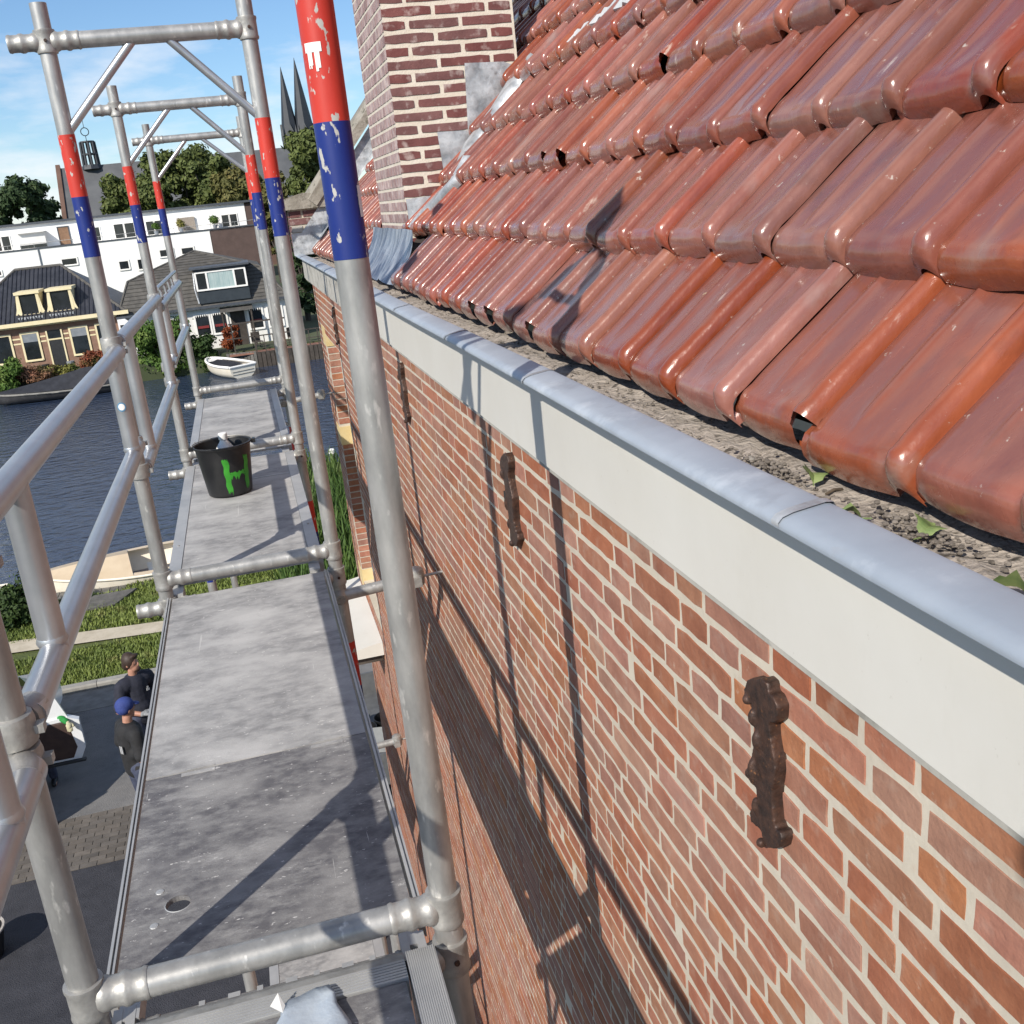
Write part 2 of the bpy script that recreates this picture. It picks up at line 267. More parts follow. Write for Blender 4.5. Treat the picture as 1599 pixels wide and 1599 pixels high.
bank.poly([(-1.6, 21.6, GZ-.12), (-2.4, 20.6, GZ-.1), (-2.4, 20.7, GZ-.8), (-1.6, 21.7, GZ-.8)]).poly([(-2.4, 20.6, GZ-.1), (-7.5, 21.6, GZ-.1), (-7.5, 21.7, GZ-.8), (-2.4, 20.7, GZ-.8)])
struct('near_bank', bank, M_SOIL)
struct('new_asphalt_street', MB().box(-60, 60, -30, 10.15, GZ-.05, GZ+.004), M_ASPHN)
struct('road', MB().box(-60, 60, 11.42, 14.75, GZ-.05, GZ+.006), M_ASPH)
struct('gutter_strip', MB().box(-60, 60, 14.75, 15.55, GZ-.05, GZ+.012), M_PALE)
cb_ = struct('clinker_strip', MB().box(-60, 60, 10.15, 11.42, GZ-.05, GZ-.004), M_PALE)
cl = MB().box(-.098, .098, -.045, .045, -.03, .012).mesh('clinker', M_CLINK)
clf = MB(); n_ = 0
for r in range(13):
    for i in range(70):
        x = -6.4+i*.205+(r % 2)*.1; y = 10.2+r*.0965
        q = pix((x, y, GZ)); vis = q and 0 < q[0] < 250 and 1200 < q[1] < 1420 and x > -4.2 and x < -1.6
        if vis and n_ < 160: put('clinker', cl, cb_, (x, y, GZ), (0, 0, random.uniform(-.02, .02))); n_ += 1
        else: clf.box(x-.098, x+.098, y-.045, y+.045, GZ-.03, GZ+.010); clf.t += [random.random()]*6
clf.build('clinker_field', M_CLINK, cb_, kind='stuff')
ks = struct('kerb', MB().box(-60, 60, 15.56, 15.70, GZ-.2, GZ+.02), M_PALE)
kb = MB().extrude([(15.555, GZ-.1), (15.72, GZ-.1), (15.72, GZ+.115), (15.58, GZ+.115), (15.555, GZ+.09)], 0, -.495, .495).mesh('kerb_stone', M_KERB)
for i in range(14): put('kerb_stone', kb, ks, (-6.5+i, 0, 0))
struct('shell_path', MB().poly([(-60, 20.8, GZ+.02), (-4.9, 18.02, GZ+.02), (-2.1, 17.65, GZ+.02), (60, 15.73, GZ+.02), (60, 16.3, GZ+.02), (-2.1, 18.22, GZ+.02), (-4.9, 18.64, GZ+.02), (-60, 21.6, GZ+.02)]), M_PATH)

# grass blades: uncountable, one object per patch
def blades(name, label, regions, n, h, mat, seed=1, w=.02):
    rnd = random.Random(seed); b = MB()
    for _ in range(n):
        x0, x1, y0, y1, z = regions[rnd.randrange(len(regions))]
        x = rnd.uniform(x0, x1); y = rnd.uniform(y0, y1); a = rnd.uniform(0, 6.28); hh = h*rnd.uniform(.5, 1.3); k = rnd.uniform(.2, .8)*hh
        dx, dy = math.cos(a), math.sin(a); ww = w*rnd.uniform(.6, 1.4)
        b.poly([(x-dy*ww, y+dx*ww, z), (x+dy*ww, y-dx*ww, z), (x+dx*k, y+dy*k, z+hh)])
    return b.build(name, mat, kind='stuff', label=label, cat='grass')
blades('verge_grass', 'short green grass on the verge between kerb and shell path', [(-6, .8, 15.74, 17.6, GZ-.02)], 22000, .07, M_GRASS, 2)
blades('bank_grass', 'rough green grass between shell path and moored boat', [(-6, -1.6, 18.5, 20.7, GZ-.03), (-3, .8, 18.4, 21.4, GZ-.03)], 16000, .08, M_GRASS, 3)
blades('reed_grass', 'tall green waterside reeds seen between platform and brick wall', [(.3, 3.2, 17, 24, GZ-.05), (.9, 3.6, 22, 28.2, GZ-.15)], 5200, .85, leafmat('reed_leaf', (.035, .075, .015), (.085, .14, .03), (.13, .17, .06)), 4, .045)

# ================================================================== NEAR HOUSE
XW = 1.15; TOPZ = .7477; CH = .0577; YN, YF = -2.6, 8.05
house = thing('brick_house', 'red brick house with glazed orange tiles, cream fascia and zinc gutter beside the scaffold', 'house', (0, 0, 0))
WY0, WY1, WZ0, WZ1 = 6.2, 7.385, -1.97, .34
wall = MB()
XB = XW+.0014
wall.box(XB, 1.45, YN, WY0, GZ, .86).box(XB, 1.45, WY1+.004, YF, GZ, .86).box(XB, 1.45, WY0, WY1+.004, WZ1, .86).box(XB, 1.45, WY0, WY1+.004, GZ, WZ0)
wallo = wall.build('wall', M_MORT, house)
def brick_outline(l, h, rnd):
    P = []
    j = lambda a: rnd.uniform(-a, a)
    n = 5 if l > .15 else 3
    for i in range(n+1): P.append((-l/2+l*i/n+(j(.004) if 0 < i < n else j(.002)), -h/2+j(.0022)+(.0025 if i in (0, n) else 0)))
    P.append((l/2+j(.0015), j(.006)))
    for i in range(n, -1, -1): P.append((-l/2+l*i/n+(j(.004) if 0 < i < n else j(.002)), h/2+j(.0022)-(.0025 if i in (0, n) else 0)))
    P.append((-l/2+j(.0015), j(.006)))
    return P
def brick_mesh(name, l, h, mat, rnd, ax=0):
    b = MB(); P = brick_outline(l, h, rnd)
    f = lambda p, d, s=1: (d, p[0]*s, p[1]*s)
    tl = rnd.uniform(-.0012, .0012)
    r0 = [(p[0]*0+tl*p[0]/l, p[0]*.990, p[1]*.965) for p in P]; r1 = [(.0012, p[0], p[1]) for p in P]; r2 = [(.016, p[0], p[1]) for p in P]
    b.rings([r0, r1, r2]); return b.mesh(name, mat)
rb = random.Random(11)
BS = [brick_mesh('brick', .2085, .0449, M_BRICK, rb) for _ in range(9)]; BH = [brick_mesh('brick', .0985, .0449, M_BRICK, rb) for _ in range(9)]
cand = []
for k in range(int((TOPZ-GZ)/CH)+1):
    zc = TOPZ-k*CH-CH/2-.0028
    y = YN+rb.uniform(0, .2); run = 0
    while y < YF-.02:
        if k == 0: st = 0
        else: st = rb.random() < .34
        if run > 2: st = 1
        run = 0 if st else run+1
        ln = (.2235 if st else .1118)+rb.uniform(-.003, .003)
        y1 = min(y+ln, YF)
        c = (y+y1)/2; L_ = y1-y-.0128
        inwin = (y1 > WY0 and y < WY1 and zc-.02 > WZ0 and zc+.02 < WZ1)
        if not inwin and L_ > .03 and zc > GZ:
            cand.append((c, zc+rb.uniform(-.0015, .0015), L_, st and L_ > .15))
        y = y1
sc_ = []
for i, c in enumerate(cand):
    q = pix((XW, c[0], c[1]))
    if q and -20 < q[0] < 1640 and -20 < q[1] < 1640 and q[0] > 690: sc_.append((c[2]/(q[2]**2), i))
sc_.sort(reverse=True); big = set(i for _, i in sc_[:236])
fld = MB()
for i, c in enumerate(cand):
    if i in big:
        o = put('brick', random.choice(BS if c[3] else BH), wallo, (XW+rb.uniform(-.001, .0012), c[0], c[1]), (rb.uniform(-.008, .008), 0, 0))
        base = .2085 if c[3] else .0985
        o.scale = (1, c[2]/base, 1)
    else:
        x = XW+rb.uniform(-.001, .001); h = .0224; l = c[2]/2; j = lambda: rb.uniform(-.0018, .0018)
        A = [(x, c[0]-l+j(), c[1]-h+j()), (x, c[0]+l+j(), c[1]-h+j()), (x, c[0]+l+j(), c[1]+h+j()), (x, c[0]-l+j(), c[1]+h+j())]
        Bk = [(x+.012, p[1], p[2]) for p in A]
        fld.rings([A, Bk], caps=False); fld.f.append(tuple(range(len(fld.v)-8, len(fld.v)-4))); fld.t += [rb.random()]*5
# far reveal of the window
for k in range(int((WZ1-WZ0)/CH)):
    zc = WZ1-.03-k*CH
    if zc > .22 or -.66 < zc < -.48 or zc < -1.85: continue
    fld.box(XW+.003, 1.262, WY1, WY1+.012, zc-.0233, zc+.0233); fld.t += [rb.random()]*6
fld.build('brick_field', M_BRICK, wallo, kind='stuff')
win = MB().box(1.262, 1.33, WY0, WY0+.09, WZ0, WZ1).box(1.262, 1.33, WY1-.09, WY1-.001, WZ0, WZ1).box(1.262, 1.33, WY0+.09, WY1-.09, WZ1-.09, WZ1-.001).box(1.262, 1.33, WY0+.09, WY1-.09, WZ0, WZ0+.08).box(1.27, 1.325, WY0+.09, WY1-.09, -.50, -.43)
wn = win.build('window', M_WHITE, house)
MB().box(1.30, 1.306, WY0+.09, WY1-.09, WZ0+.08, -.50).build('pane', M_GLASS, wn); MB().box(1.30, 1.306, WY0+.09, WY1-.09, -.43, WZ1-.09).build('pane', M_GLASS, wn)
for z0, z1 in ((.235, .40), (-.655, -.49), (-2.05, -1.86)):
    MB().box(XW-.004, 1.262, WY1-.004, WY1+.30, z0, z1).build('sandstone_block', M_YELLOW, house)
cn_ = MB().extrude([(XW-.002, -2.12), (XW-.31, -2.17), (XW-.31, -2.24), (XW-.002, -2.24)], 1, 6.25, 7.95).build('door_canopy', M_FASC, house)
tag(cn_, 'white painted canopy slab low on the wall')
MB().box(XW-.27, XW-.015, 6.30, 7.9, -2.31, -2.24).build('canopy_frame', M_WOODD, cn_)

# fascia, gutter
FX = 1.112
def fascia_strip(y0, y1, mat, nm, lab=None):
    b = MB().extrude([(FX, .7765), (1.119, .7765), (1.119, .974), (FX, .974)], 1, y0, y1)
    o = b.build(nm, mat, house)
    if lab: o['label'] = lab
    return o
fascia_strip(YN, 4.05, M_FASC, 'fascia_board', 'fresh cream painted fascia board')
y = 4.056
while y < 8.40:
    y1 = min(y+.62, 8.42); fascia_strip(y, y1-.006, M_FASCO, 'fascia_board'); y = y1
MB().box(1.1205, 1.40, YN, 8.4, .7600, .7764).build('soffit', M_FASCO, house)
prof = [(1.085, .9785), (1.067, .9795), (1.0595, .983), (1.0590, .9885), (1.0645, .9945), (1.078, .9985), (1.118, 1.0035), (1.127, 1.002), (1.131, .994), (1.133, .950), (1.345, .951), (1.345, .935), (1.120, .930), (1.114, .9775)]
gut = MB()
gut.rings([[(p[0]+math.sin(y*2.1)*.0012, y, p[1]+math.sin(y*1.3+1)*.0015) for p in prof] for y in [YN+.1+i*(8.5-YN-.1)/60 for i in range(61)]])
gutter = gut.build('gutter', M_ZINC, house, smooth=50)
for y in (-.77, .335, 1.19, 2.18, 3.2, 4.3, 5.4, 6.6):
    b = MB(); pr_ = [(p[0]+(p[0]-1.10)*.05, p[1]+(.0022 if p[1] > .97 else -.001)) for p in prof[:10]]
    b.rings([[(p[0], y-.0085, p[1]) for p in pr_], [(p[0], y+.0085, p[1]) for p in pr_]], caps=False, closed=False)
    b.build('gutter_seam', M_LEAD, gutter, smooth=50)
rg = random.Random(5); gb = MB(); ny, nx = 260, 12
for i in range(ny+1):
    for j in range(nx+1):
        x = 1.1345+j/nx*.21; yy = -1.7+i/ny*10.0
        gb.v.append((x, yy, .9525+.010*abs(math.sin(yy*3.1+j*.5))*rg.random()+rg.uniform(0, .006)+.012*max(0, (j/nx-.5))))
for i in range(ny):
    for j in range(nx): k = i*(nx+1)+j; gb.f.append((k, k+1, k+nx+2, k+nx+1))
silt = gb.build('gutter_silt', M_GRIT, None, smooth=60, kind='stuff', label='dusty grey brown silt lying in the zinc gutter', cat='silt')
gr = MB()
for _ in range(900):
    yy = -1.3+5.2*rg.random()**1.3; x = rg.uniform(1.15, 1.30); s_ = rg.uniform(.0015, .0045)
    gr.ball((x, yy, .958+s_*.6), s_, 5, 3, (1, rg.uniform(.6, 1.8), .6))
gr.build('gutter_grit', pm('grit', (.10, .085, .07), (.33, .29, .25), 60, .95), None, kind='stuff', label='loose grit and crumbs scattered in the gutter under the tiles', cat='grit')
def leaf(u, v, L_, w, rz, tilt, label, mat=M_LEAF):
    d = rt*((u-799.5)/FPX)-up*((v-799.5)/FPX)+fw; t = (.974-CAMP.z)/d.z; p = CAMP+d*t; L_ *= 1.25; w *= 1.35
    b = MB(); P = []
    for i in range(11):
        f = i/10; P.append((f*L_-L_/2, w*math.sin(math.pi*f**.8)*(1+.25*math.sin(f*19)), .006*math.sin(f*5)))
    for i in range(10): a, c = P[i], P[i+1]; b.quad((a[0], -a[1], a[2]+a[1]*.5), (c[0], -c[1], c[2]+c[1]*.5), (c[0], 0, c[2]), (a[0], 0, a[2])); b.quad((a[0], 0, a[2]), (c[0], 0, c[2]), (c[0], c[1], c[2]+c[1]*.5), (a[0], a[1], a[2]+a[1]*.5))
    b.tube((-L_/2, 0, 0), (-L_*.8, .004, .004), .0012, .0008, 5)
    o = b.build('fallen_leaf', mat, None, smooth=60, label=label, cat='leaf', group='leaves in the gutter'); o.location = p; o.rotation_euler = (tilt, -.3, rz); return o
leaf(1266, 742, .034, .013, 1.2, .5, 'curled yellow green leaf standing under the chipped eave tile')
leaf(1320, 803, .030, .010, 2.6, .2, 'pale green leaf lying by the roll below the gutter seam')
leaf(1450, 825, .030, .012, .5, .4, 'small green leaf on the dirt clump in the gutter')
leaf(1576, 920, .034, .015, 1.9, .6, 'round green leaf at the right end of the gutter')
M_TWIG = pm('twig', (.07, .05, .035), (.12, .09, .06), 40, .9)
def gutter_pt(u, v, z=.962):
    d = rt*((u-799.5)/FPX)-up*((v-799.5)/FPX)+fw; return CAMP+d*((z-CAMP.z)/d.z)
a, b_ = gutter_pt(1290, 772), gutter_pt(1315, 764)
MB().path([a, (a+b_)/2+Vector((0, 0, .003)), b_], .0022, 7).build('twig', M_TWIG, None, smooth=60, label='short dark twig lying in the gutter beside the curled leaf', cat='twig')
for i, (u, v, s_) in enumerate(((1172, 717, .0075), (1180, 729, .008))):
    MB().ball((0, 0, 0), s_, 9, 6, (1, 1.3, .7)).build('pebble', M_PEB, None, smooth=60, label=['upper of two pale pebbles in the gutter silt', 'lower of two pale pebbles in the gutter silt'][i], cat='pebble', group='pebbles in the gutter').location = gutter_pt(u, v)
cl_ = MB()
for _ in range(150):
    s_ = rg.uniform(.0012, .0042); p = gutter_pt(1205, 735)+Vector((rg.gauss(0, .012), rg.gauss(0, .05), rg.uniform(0, .012))); cl_.ball(p, s_, 6, 4, (1, 1.2, .7))
for _ in range(180):
    s_ = rg.uniform(.0012, .0042); p = gutter_pt(1425, 832)+Vector((rg.gauss(0, .014), rg.gauss(0, .04), rg.uniform(0, .012))); cl_.ball(p, s_, 6, 4, (1, 1.2, .7))
cl_.build('dirt_clump', pm('dirt', (.10, .085, .07), (.27, .235, .20), 50, .95), None, kind='stuff', label='dark crumbly dirt clumps in the gutter near the leaves', cat='dirt')

# ------------------------------------------------------------------ roof tiles
TH = R(49); XE, ZE = 1.25, .9776; TW, TG = .2265, .29
Vs = Vector((math.cos(TH), 0, math.sin(TH))); Ns = Vector((-math.sin(TH), 0, math.cos(TH)))
def tile_mesh(seed, chip=False):
    rnd = random.Random(seed)
    xs = [-.020, -.012, -.004, .004, .012, .03, .05, .066, .076, .081, .086, .091, .098, .112, .128, .146, .160, .170, .1800, .1845, .1880, .193, .198, .2040, .2095, .2145, .2185, .2212, .2230]
    ys = [0, .004, .009, .015, .022, .030, .040, .055, .08, .12, .20, .30, .37]
    wob = [rnd.uniform(-.0012, .0012) for _ in ys]; bump = rnd.uniform(.003, .005)
    def h(x, y):
        z = .0020*(1-((x-.09)/.09)**2)
        z += .0050*math.exp(-((x-.086)/.0060)**2)*min(1, max(0, (y-.045)/.06))
        c, w = .2035, .0195
        t = (x-c)/w
        if abs(t) < 1: z += .0215*math.sqrt(max(0, 1-t*t*.985))
        z += .0022*math.exp(-((x-.150)/.012)**2)
        if x < .008: z -= .012*min(1, (.008-x)/.010)
        e = ((x-.138)/.036)**2+((y-.020)/.055)**2
        z += bump*.9*max(0, 1-e)**.8
        return z
    b = MB()
    for j, y in enumerate(ys):
        for x in xs:
            RN = .040; t = max(0, 1-y/RN); roll = max(0, 1-((x-.2035)/.022)**2); pan = max(0, 1-((x-.092)/.095)**2)
            drop = (.050+.003*pan-.010*roll)*(1-math.sqrt(max(0, 1-t*t)))
            z = .014+.056*(1-y/.31)+h(x, y)*(1-.35*t*t*(1-roll*.3))-drop+wob[j]
            b.v.append((x, y-.006*pan*max(0, 1-y/.06)+.002*roll*t, z)); b.p.append(max(0, min(1, (.176-x)/.012))*min(1, max(0, (y-.028)/.03)))
    n = len(xs)
    for j in range(len(ys)-1):
        for i in range(n-1):
            if chip and xs[i] > .170+ys[j]*1.1 and ys[j] < .030: continue
            k = j*n+i; b.f.append((k, k+1, k+n+1, k+n))
    # under lip and side edge
    k0 = len(b.v)
    for i in range(n): p = b.v[i]; b.v.append((p[0], p[1]+.014, p[2]-.003)); b.p.append(0)
    for i in range(n-1):
        if not (chip and xs[i] > .168): b.f.append((k0+i, k0+i+1, i+1, i))
    k1 = len(b.v)
    for j in range(len(ys)): p = b.v[j*n+n-1]; b.v.append((p[0]+.0008, p[1], p[2]-.007)); b.p.append(0)
    for j in range(len(ys)-1):
        if chip and ys[j] < .030: continue
        a = j*n+n-1; b.f.append((a, k1+j, k1+j+1, a+n))
    return b.mesh('tile', M_TILE, 78)
TM = [tile_mesh(i) for i in range(6)]; TCH = tile_mesh(9, True)
CHIPS = [(1247, 690), (885, 262), (1200, 62), (752, 500), (830, 540), (1040, 120)]
roof_base = MB(); RL = 4.6
def rp(y, s, o): return Vector((XE, y, ZE))+Vs*s+Ns*o
roof_base.quad(rp(YN, .05, -.01), rp(8.3, .05, -.01), rp(8.3, RL, -.01), rp(YN, RL, -.01)).quad(rp(YN, RL, -.01), rp(8.3, RL, -.01), rp(8.3, RL, -.01)+Vector((RL*math.cos(TH), 0, -RL*math.sin(TH))), rp(YN, RL, -.01)+Vector((RL*math.cos(TH), 0, -RL*math.sin(TH))))
roof = roof_base.build('roof', pm('roof_underlay', (.03, .022, .02), (.05, .04, .035), 4, .9), house)
BASE = Matrix(((0, Vs.x, Ns.x), (-1, Vs.y, Ns.y), (0, Vs.z, Ns.z)))
CHY0, CHY1, CHX0, CHX1 = 3.75, 4.75, 1.408, 2.085
rr_ = random.Random(21); tf = MB(); off = [0, -.004, -.10, -.075, -.11, -.02, -.09, -.05, 0, -.1, -.06, -.03, -.08, 0, -.05, -.1]
ntile = 0
for row in range(15):
    s = row*TG
    k = -10
    while True:
        yr = -.09+.2005+off[row]+k*TW          # Y of local x = 0
        k += 1
        if yr < YN+.3: continue
        if yr > 8.28: break
        cx = XE+(s+.12)*math.cos(TH); yc = yr-.11
        if CHY0-.02 < yc < CHY1+.10 and cx < CHX1+.05 and yc > 3.12+max(0, (cx-1.30))*3.4: continue
        if CHY0-.62 < yc < CHY1+.1 and cx < 1.36 and yc > 3.22: continue
        p = rp(yr+rr_.uniform(-.003, .003), s+rr_.uniform(-.006, .006), rr_.uniform(-.002, .003))
        a = rr_.uniform(-.014, .014); tl = rr_.uniform(-.018, .018)
        if rr_.random() < .09: a *= 2.3; tl += .025; p = p+Vs*rr_.uniform(-.012, .008)
        m = BASE @ Matrix.Rotation(a, 3, 'Z') @ Matrix.Rotation(tl, 3, 'Y')
        q = pix(p+Vs*.12); vis = q and -60 < q[0] < 1720 and -60 < q[1] < 1650 and row < 9
        mesh = TM[rr_.randrange(6)]
        qn = pix(p+m @ Vector((.2, .01, .03)))
        if qn and any(abs(qn[0]-cu)+abs(qn[1]-cv) < 34 for cu, cv in CHIPS): mesh = TCH
        if vis and ntile < 296:
            o = put('tile', mesh, roof); o.matrix_local = Matrix.Translation(p) @ m.to_4x4(); ntile += 1
        else:
            k0 = len(tf.v); tv = rr_.random()
            for v, fa in zip(mesh.vertices, mesh.attributes['film'].data): tf.v.append(tuple(p+m @ v.co)); tf.p.append(fa.value)
            for f in mesh.polygons: tf.f.append(tuple(k0+i for i in f.vertices)); tf.t.append(tv)
tf.build('tile_field', M_TILE, roof, smooth=78, kind='stuff')
# white mortar repair strip over one course of tiles near the chimney
ms = MB(); A = []
ptsu = [(876, 72), (900, 52), (925, 33), (950, 14), (975, 0), (1010, -22)]
def onroof(u, v, o):
    d = rt*((u-799.5)/FPX)-up*((v-799.5)/FPX)+fw; P0 = Vector((XE, 0, ZE))+Ns*o; return CAMP+d*((P0-CAMP).dot(Ns)/d.dot(Ns))
for i, (u, v) in enumerate(ptsu):
    p = onroof(u, v, .055); A.append(p)
n_ = 24; top = []; bot = []
for i in range(n_+1):
    f = i/n_*(len(A)-1); k = min(int(f), len(A)-2); p = A[k].lerp(A[k+1], f-k)
    w = .028*math.sin(min(1, i/4)*1.57)+.006*math.sin(i*2.2)
    top.append(p+Vs*w+Ns*.004*math.sin(i*2.2)); bot.append(p-Vs*w*.9+Ns*(.010*math.sin(i*2.6)))
ms.rings([top, bot, [p-Ns*.02 for p in bot]], caps=False, closed=False)
ms.build('lead_strip', pm('pale_lead', (.60, .62, .63), (.72, .73, .73), 9, .55, .1, bump=.3, ds=.01), roof, smooth=60)

# ------------------------------------------------------------------ chimney
CZ0, CZ1 = 1.02, 3.3
chm = MB().box(CHX0+.003, CHX1-.003, CHY0+.004, CHY1, CZ0, CZ1).build('chimney', M_CMORT, house)
CC = .0612; rc = random.Random(31)
CBS = [brick_mesh('brick', .245, .0405, M_CBRICK, rc) for _ in range(5)]; CBH = [brick_mesh('brick', .110, .0405, M_CBRICK, rc) for _ in range(5)]
cf = MB(); cfl = MB(); nb = 0
for k in range(int((CZ1-CZ0)/CC)):
    z = 1.290+CC*(k-4)+.0
    x = CHX0; seq = [.133, .272, .276] if k % 2 else [.272, .276, .133]
    for ln in seq:
        x1 = min(x+ln, CHX1+.004); l_ = x1-x-.023
        if l_ > .03:
            q = pix((x+l_/2, CHY0, z))
            if q and q[1] > -15 and nb < 64 and z > 1.2:
                o = put('brick', rc.choice(CBS if l_ > .16 else CBH), chm, (x+l_/2, CHY0+rc.uniform(-.001, .001), z), (0, 0, R(90))); o.scale = (1, l_/(.245 if l_ > .16 else .110), 1); nb += 1
            else: cf.box(x, x+l_, CHY0, CHY0+.012, z-.0203, z+.0203); cf.t += [rc.random()]*6
        x = x1
    yy = CHY0+.004 if k % 2 == 0 else CHY0-.05
    while yy < CHY1:
        y1 = min(yy+.112, CHY1); y0 = max(yy, CHY0+.006)
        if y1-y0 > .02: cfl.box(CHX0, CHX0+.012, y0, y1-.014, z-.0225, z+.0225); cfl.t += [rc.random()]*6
        yy += .112
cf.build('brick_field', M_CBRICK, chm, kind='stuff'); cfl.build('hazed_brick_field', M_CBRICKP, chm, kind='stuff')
def cz(x, y): return (540+x/4.21, y/4.21)
poly = [(780, 415), (1035, 405), (1160, 450), (1100, 560), (935, 800), (830, 930), (725, 1200), (610, 1310), (450, 1500), (420, 1500), (395, 1310), (625, 1278), (660, 1225), (600, 868), (803, 856)]
pp = [at(*cz(*q), CHY0-.003) for q in poly]
fl = MB().rings([[(p.x, CHY0-.007, p.z) for p in pp], [(p.x, CHY0-.0025, p.z) for p in pp]])
flo = fl.build('step_flashing', M_LEAD, chm)
path = [(430, 1505), (520, 1410), (625, 1300), (730, 1195), (835, 935), (940, 800), (1020, 690), (1100, 560), (1165, 450), (1240, 370)]
pts = [onroof(*cz(*q), .045) for q in path]; b = MB(); rs = []
for i, p in enumerate(pts):
    w = .030+.012*math.sin(i*1.9); d = Vector((0, -1, 0))
    rs.append([p+Vector((0, .17, 0))+Ns*.010, p+d*w*.2+Ns*(.020+.006*math.sin(i*2.3)), p+d*w+Ns*(.008*math.sin(i*3.1)), p+d*(w+.016)-Ns*.02])
b.rings(rs, caps=False, closed=False); b.build('soaker', M_LEAD, flo, smooth=70)
c4 = [onroof(635, 357, .05), onroof(588, 362, .05), onroof(576, 441, .03), onroof(629, 456, .035)]
tl_, tr_ = Vector((CHX0-.004, CHY1-.05, 1.245)), Vector((CHX0-.004, CHY0-.02, 1.235))
b = MB(); nn, mm = 26, 12
for j in range(mm+1):
    g = j/mm
    for i in range(nn+1):
        f = i/nn; yt = 4.76+(3.34-4.76)*f; yb = 4.55+(3.12-4.55)*f
        y = yt+(yb-yt)*g**.8; s = .27-.277*g+.006*math.sin(f*21+g*2)*g
        o = .045+.012*math.sin(f*17+g*3)*(.3+g)+.05*(1-g)**3
        b.v.append(tuple(rp(y, s, o)))
for j in range(mm):
    for i in range(nn): k = j*(nn+1)+i; b.f.append((k, k+1, k+nn+2, k+nn+1))
b.build('lead_apron', M_LEADD, chm, smooth=80)

# ------------------------------------------------------------------ far gable parapet
pier = MB().box(1.06, 1.36, 8.30, 8.62, .99, 1.40)
po = pier.build('parapet', M_MORT, house)
for k in range(6):
    z = 1.0+.066*k; y0 = 0
    for x0, x1 in (((1.06, 1.17), (1.18, 1.36)) if k % 2 else ((1.06, 1.25), (1.26, 1.36))): MB().box(x0, x1-.012, 8.292, 8.305, z, z+.054).build('brick', M_CBRICK if k > 3 else M_FASCO, po)
    MB().box(1.052, 1.065, 8.31, 8.60, z, z+.054).build('brick', M_CBRICK, po)
MB().box(1.045, 1.38, 8.284, 8.29, .99, 1.19).build('flashing', M_LEAD, po)
b = MB().extrude([(1.0, 1.40), (1.40, 1.40), (1.43, 1.44), (1.39, 1.51), (1.20, 1.54), (1.02, 1.50), (.985, 1.45)], 1, 8.24, 8.68); b.build('capstone', M_STONE, po)
b = MB(); rs = []
for i in range(14):
    s = .02+i*.30; c = Vector((1.30, 0, 1.40))+Vs*s
    w = .012*math.sin(i*1.7)
    rs.append([(c.x+Ns.x*o, y, c.z+Ns.z*o) for y, o in ((8.22, 0), (8.22, .09+w), (8.30, .13+w), (8.62, .13), (8.70, .08), (8.70, 0))])
b.rings(rs); b.build('coping', M_STONE, po, smooth=40)
MB().rings([[rp(8.18, s, .06), rp(8.28, s, .07), rp(8.285, s, .22)] for s in (.0, 1, 2, 3, 4)], caps=False, closed=False).build('flashing', M_LEAD, po)
gw = MB().poly([(1.2, 8.30, GZ), (1.2, 8.30, 1.2), (1.2+3.0, 8.30, 1.2+3.0*math.tan(TH)), (7.2, 8.30, 1.2), (7.2, 8.30, GZ)]).poly([(1.2, 8.62, GZ), (1.2, 8.62, 1.2), (4.2, 8.62, 1.2+3.0*math.tan(TH)), (7.2, 8.62, 1.2), (7.2, 8.62, GZ)])
# gable end wall (its outer face looks away from the camera)
MB().box(1.46, 7.2, 7.75, 8.04, GZ, .9).build('gable_wall', M_MORT, house)

# wall anchors: flat forged scrolls, outline on the wall plane
AN0 = [(140,160),(170,100),(230,95),(270,120),(330,125),(390,180),(410,260),(460,300),(510,400),(500,500),(460,515),(415,490),(420,600),(440,700),(465,800),(475,900),(462,980),(437,1030),(435,1110),(450,1240),(462,1340),(520,1380),(545,1450),(520,1505),(450,1495),(380,1460),(330,1400),(310,1300),(265,1260),(200,1200),(185,1120),(215,1085),(275,1075),(262,1000),(250,905),(200,865),(178,795),(200,752),(222,738),(215,680),(245,580),(250,480),(230,330),(205,262),(150,238)]
AN1 = [(150,260),(170,200),(230,165),(290,180),(320,240),(345,310),(345,400),(330,450),(330,520),(355,650),(375,720),(395,800),(400,990),(405,1100),(430,1240),(470,1290),(485,1370),(440,1430),(400,1410),(320,1310),(305,1250),(315,1120),(290,960),(268,800),(255,730),(240,620),(220,480),(200,380),(165,345)]
def wall_pt(u, v, x):
    d = rt*((u-799.5)/FPX)-up*((v-799.5)/FPX)+fw; return CAMP+d*((x-CAMP.x)/d.x)
OUT0 = [(lambda p: ((p.y+.545)*.72, p.z-.515))(wall_pt(1130+q[0]/5, 1040+q[1]/5, XW-.018)) for q in AN0]
OUT1 = [(lambda p: ((p.y-.93)*.62, p.z-.54))(wall_pt(760+q[0]/8.42, 690+q[1]/8.42, XW-.018)) for q in AN1]
M_PIN = pm('black_iron', (.012, .011, .012), (.03, .025, .022), 40, .5)
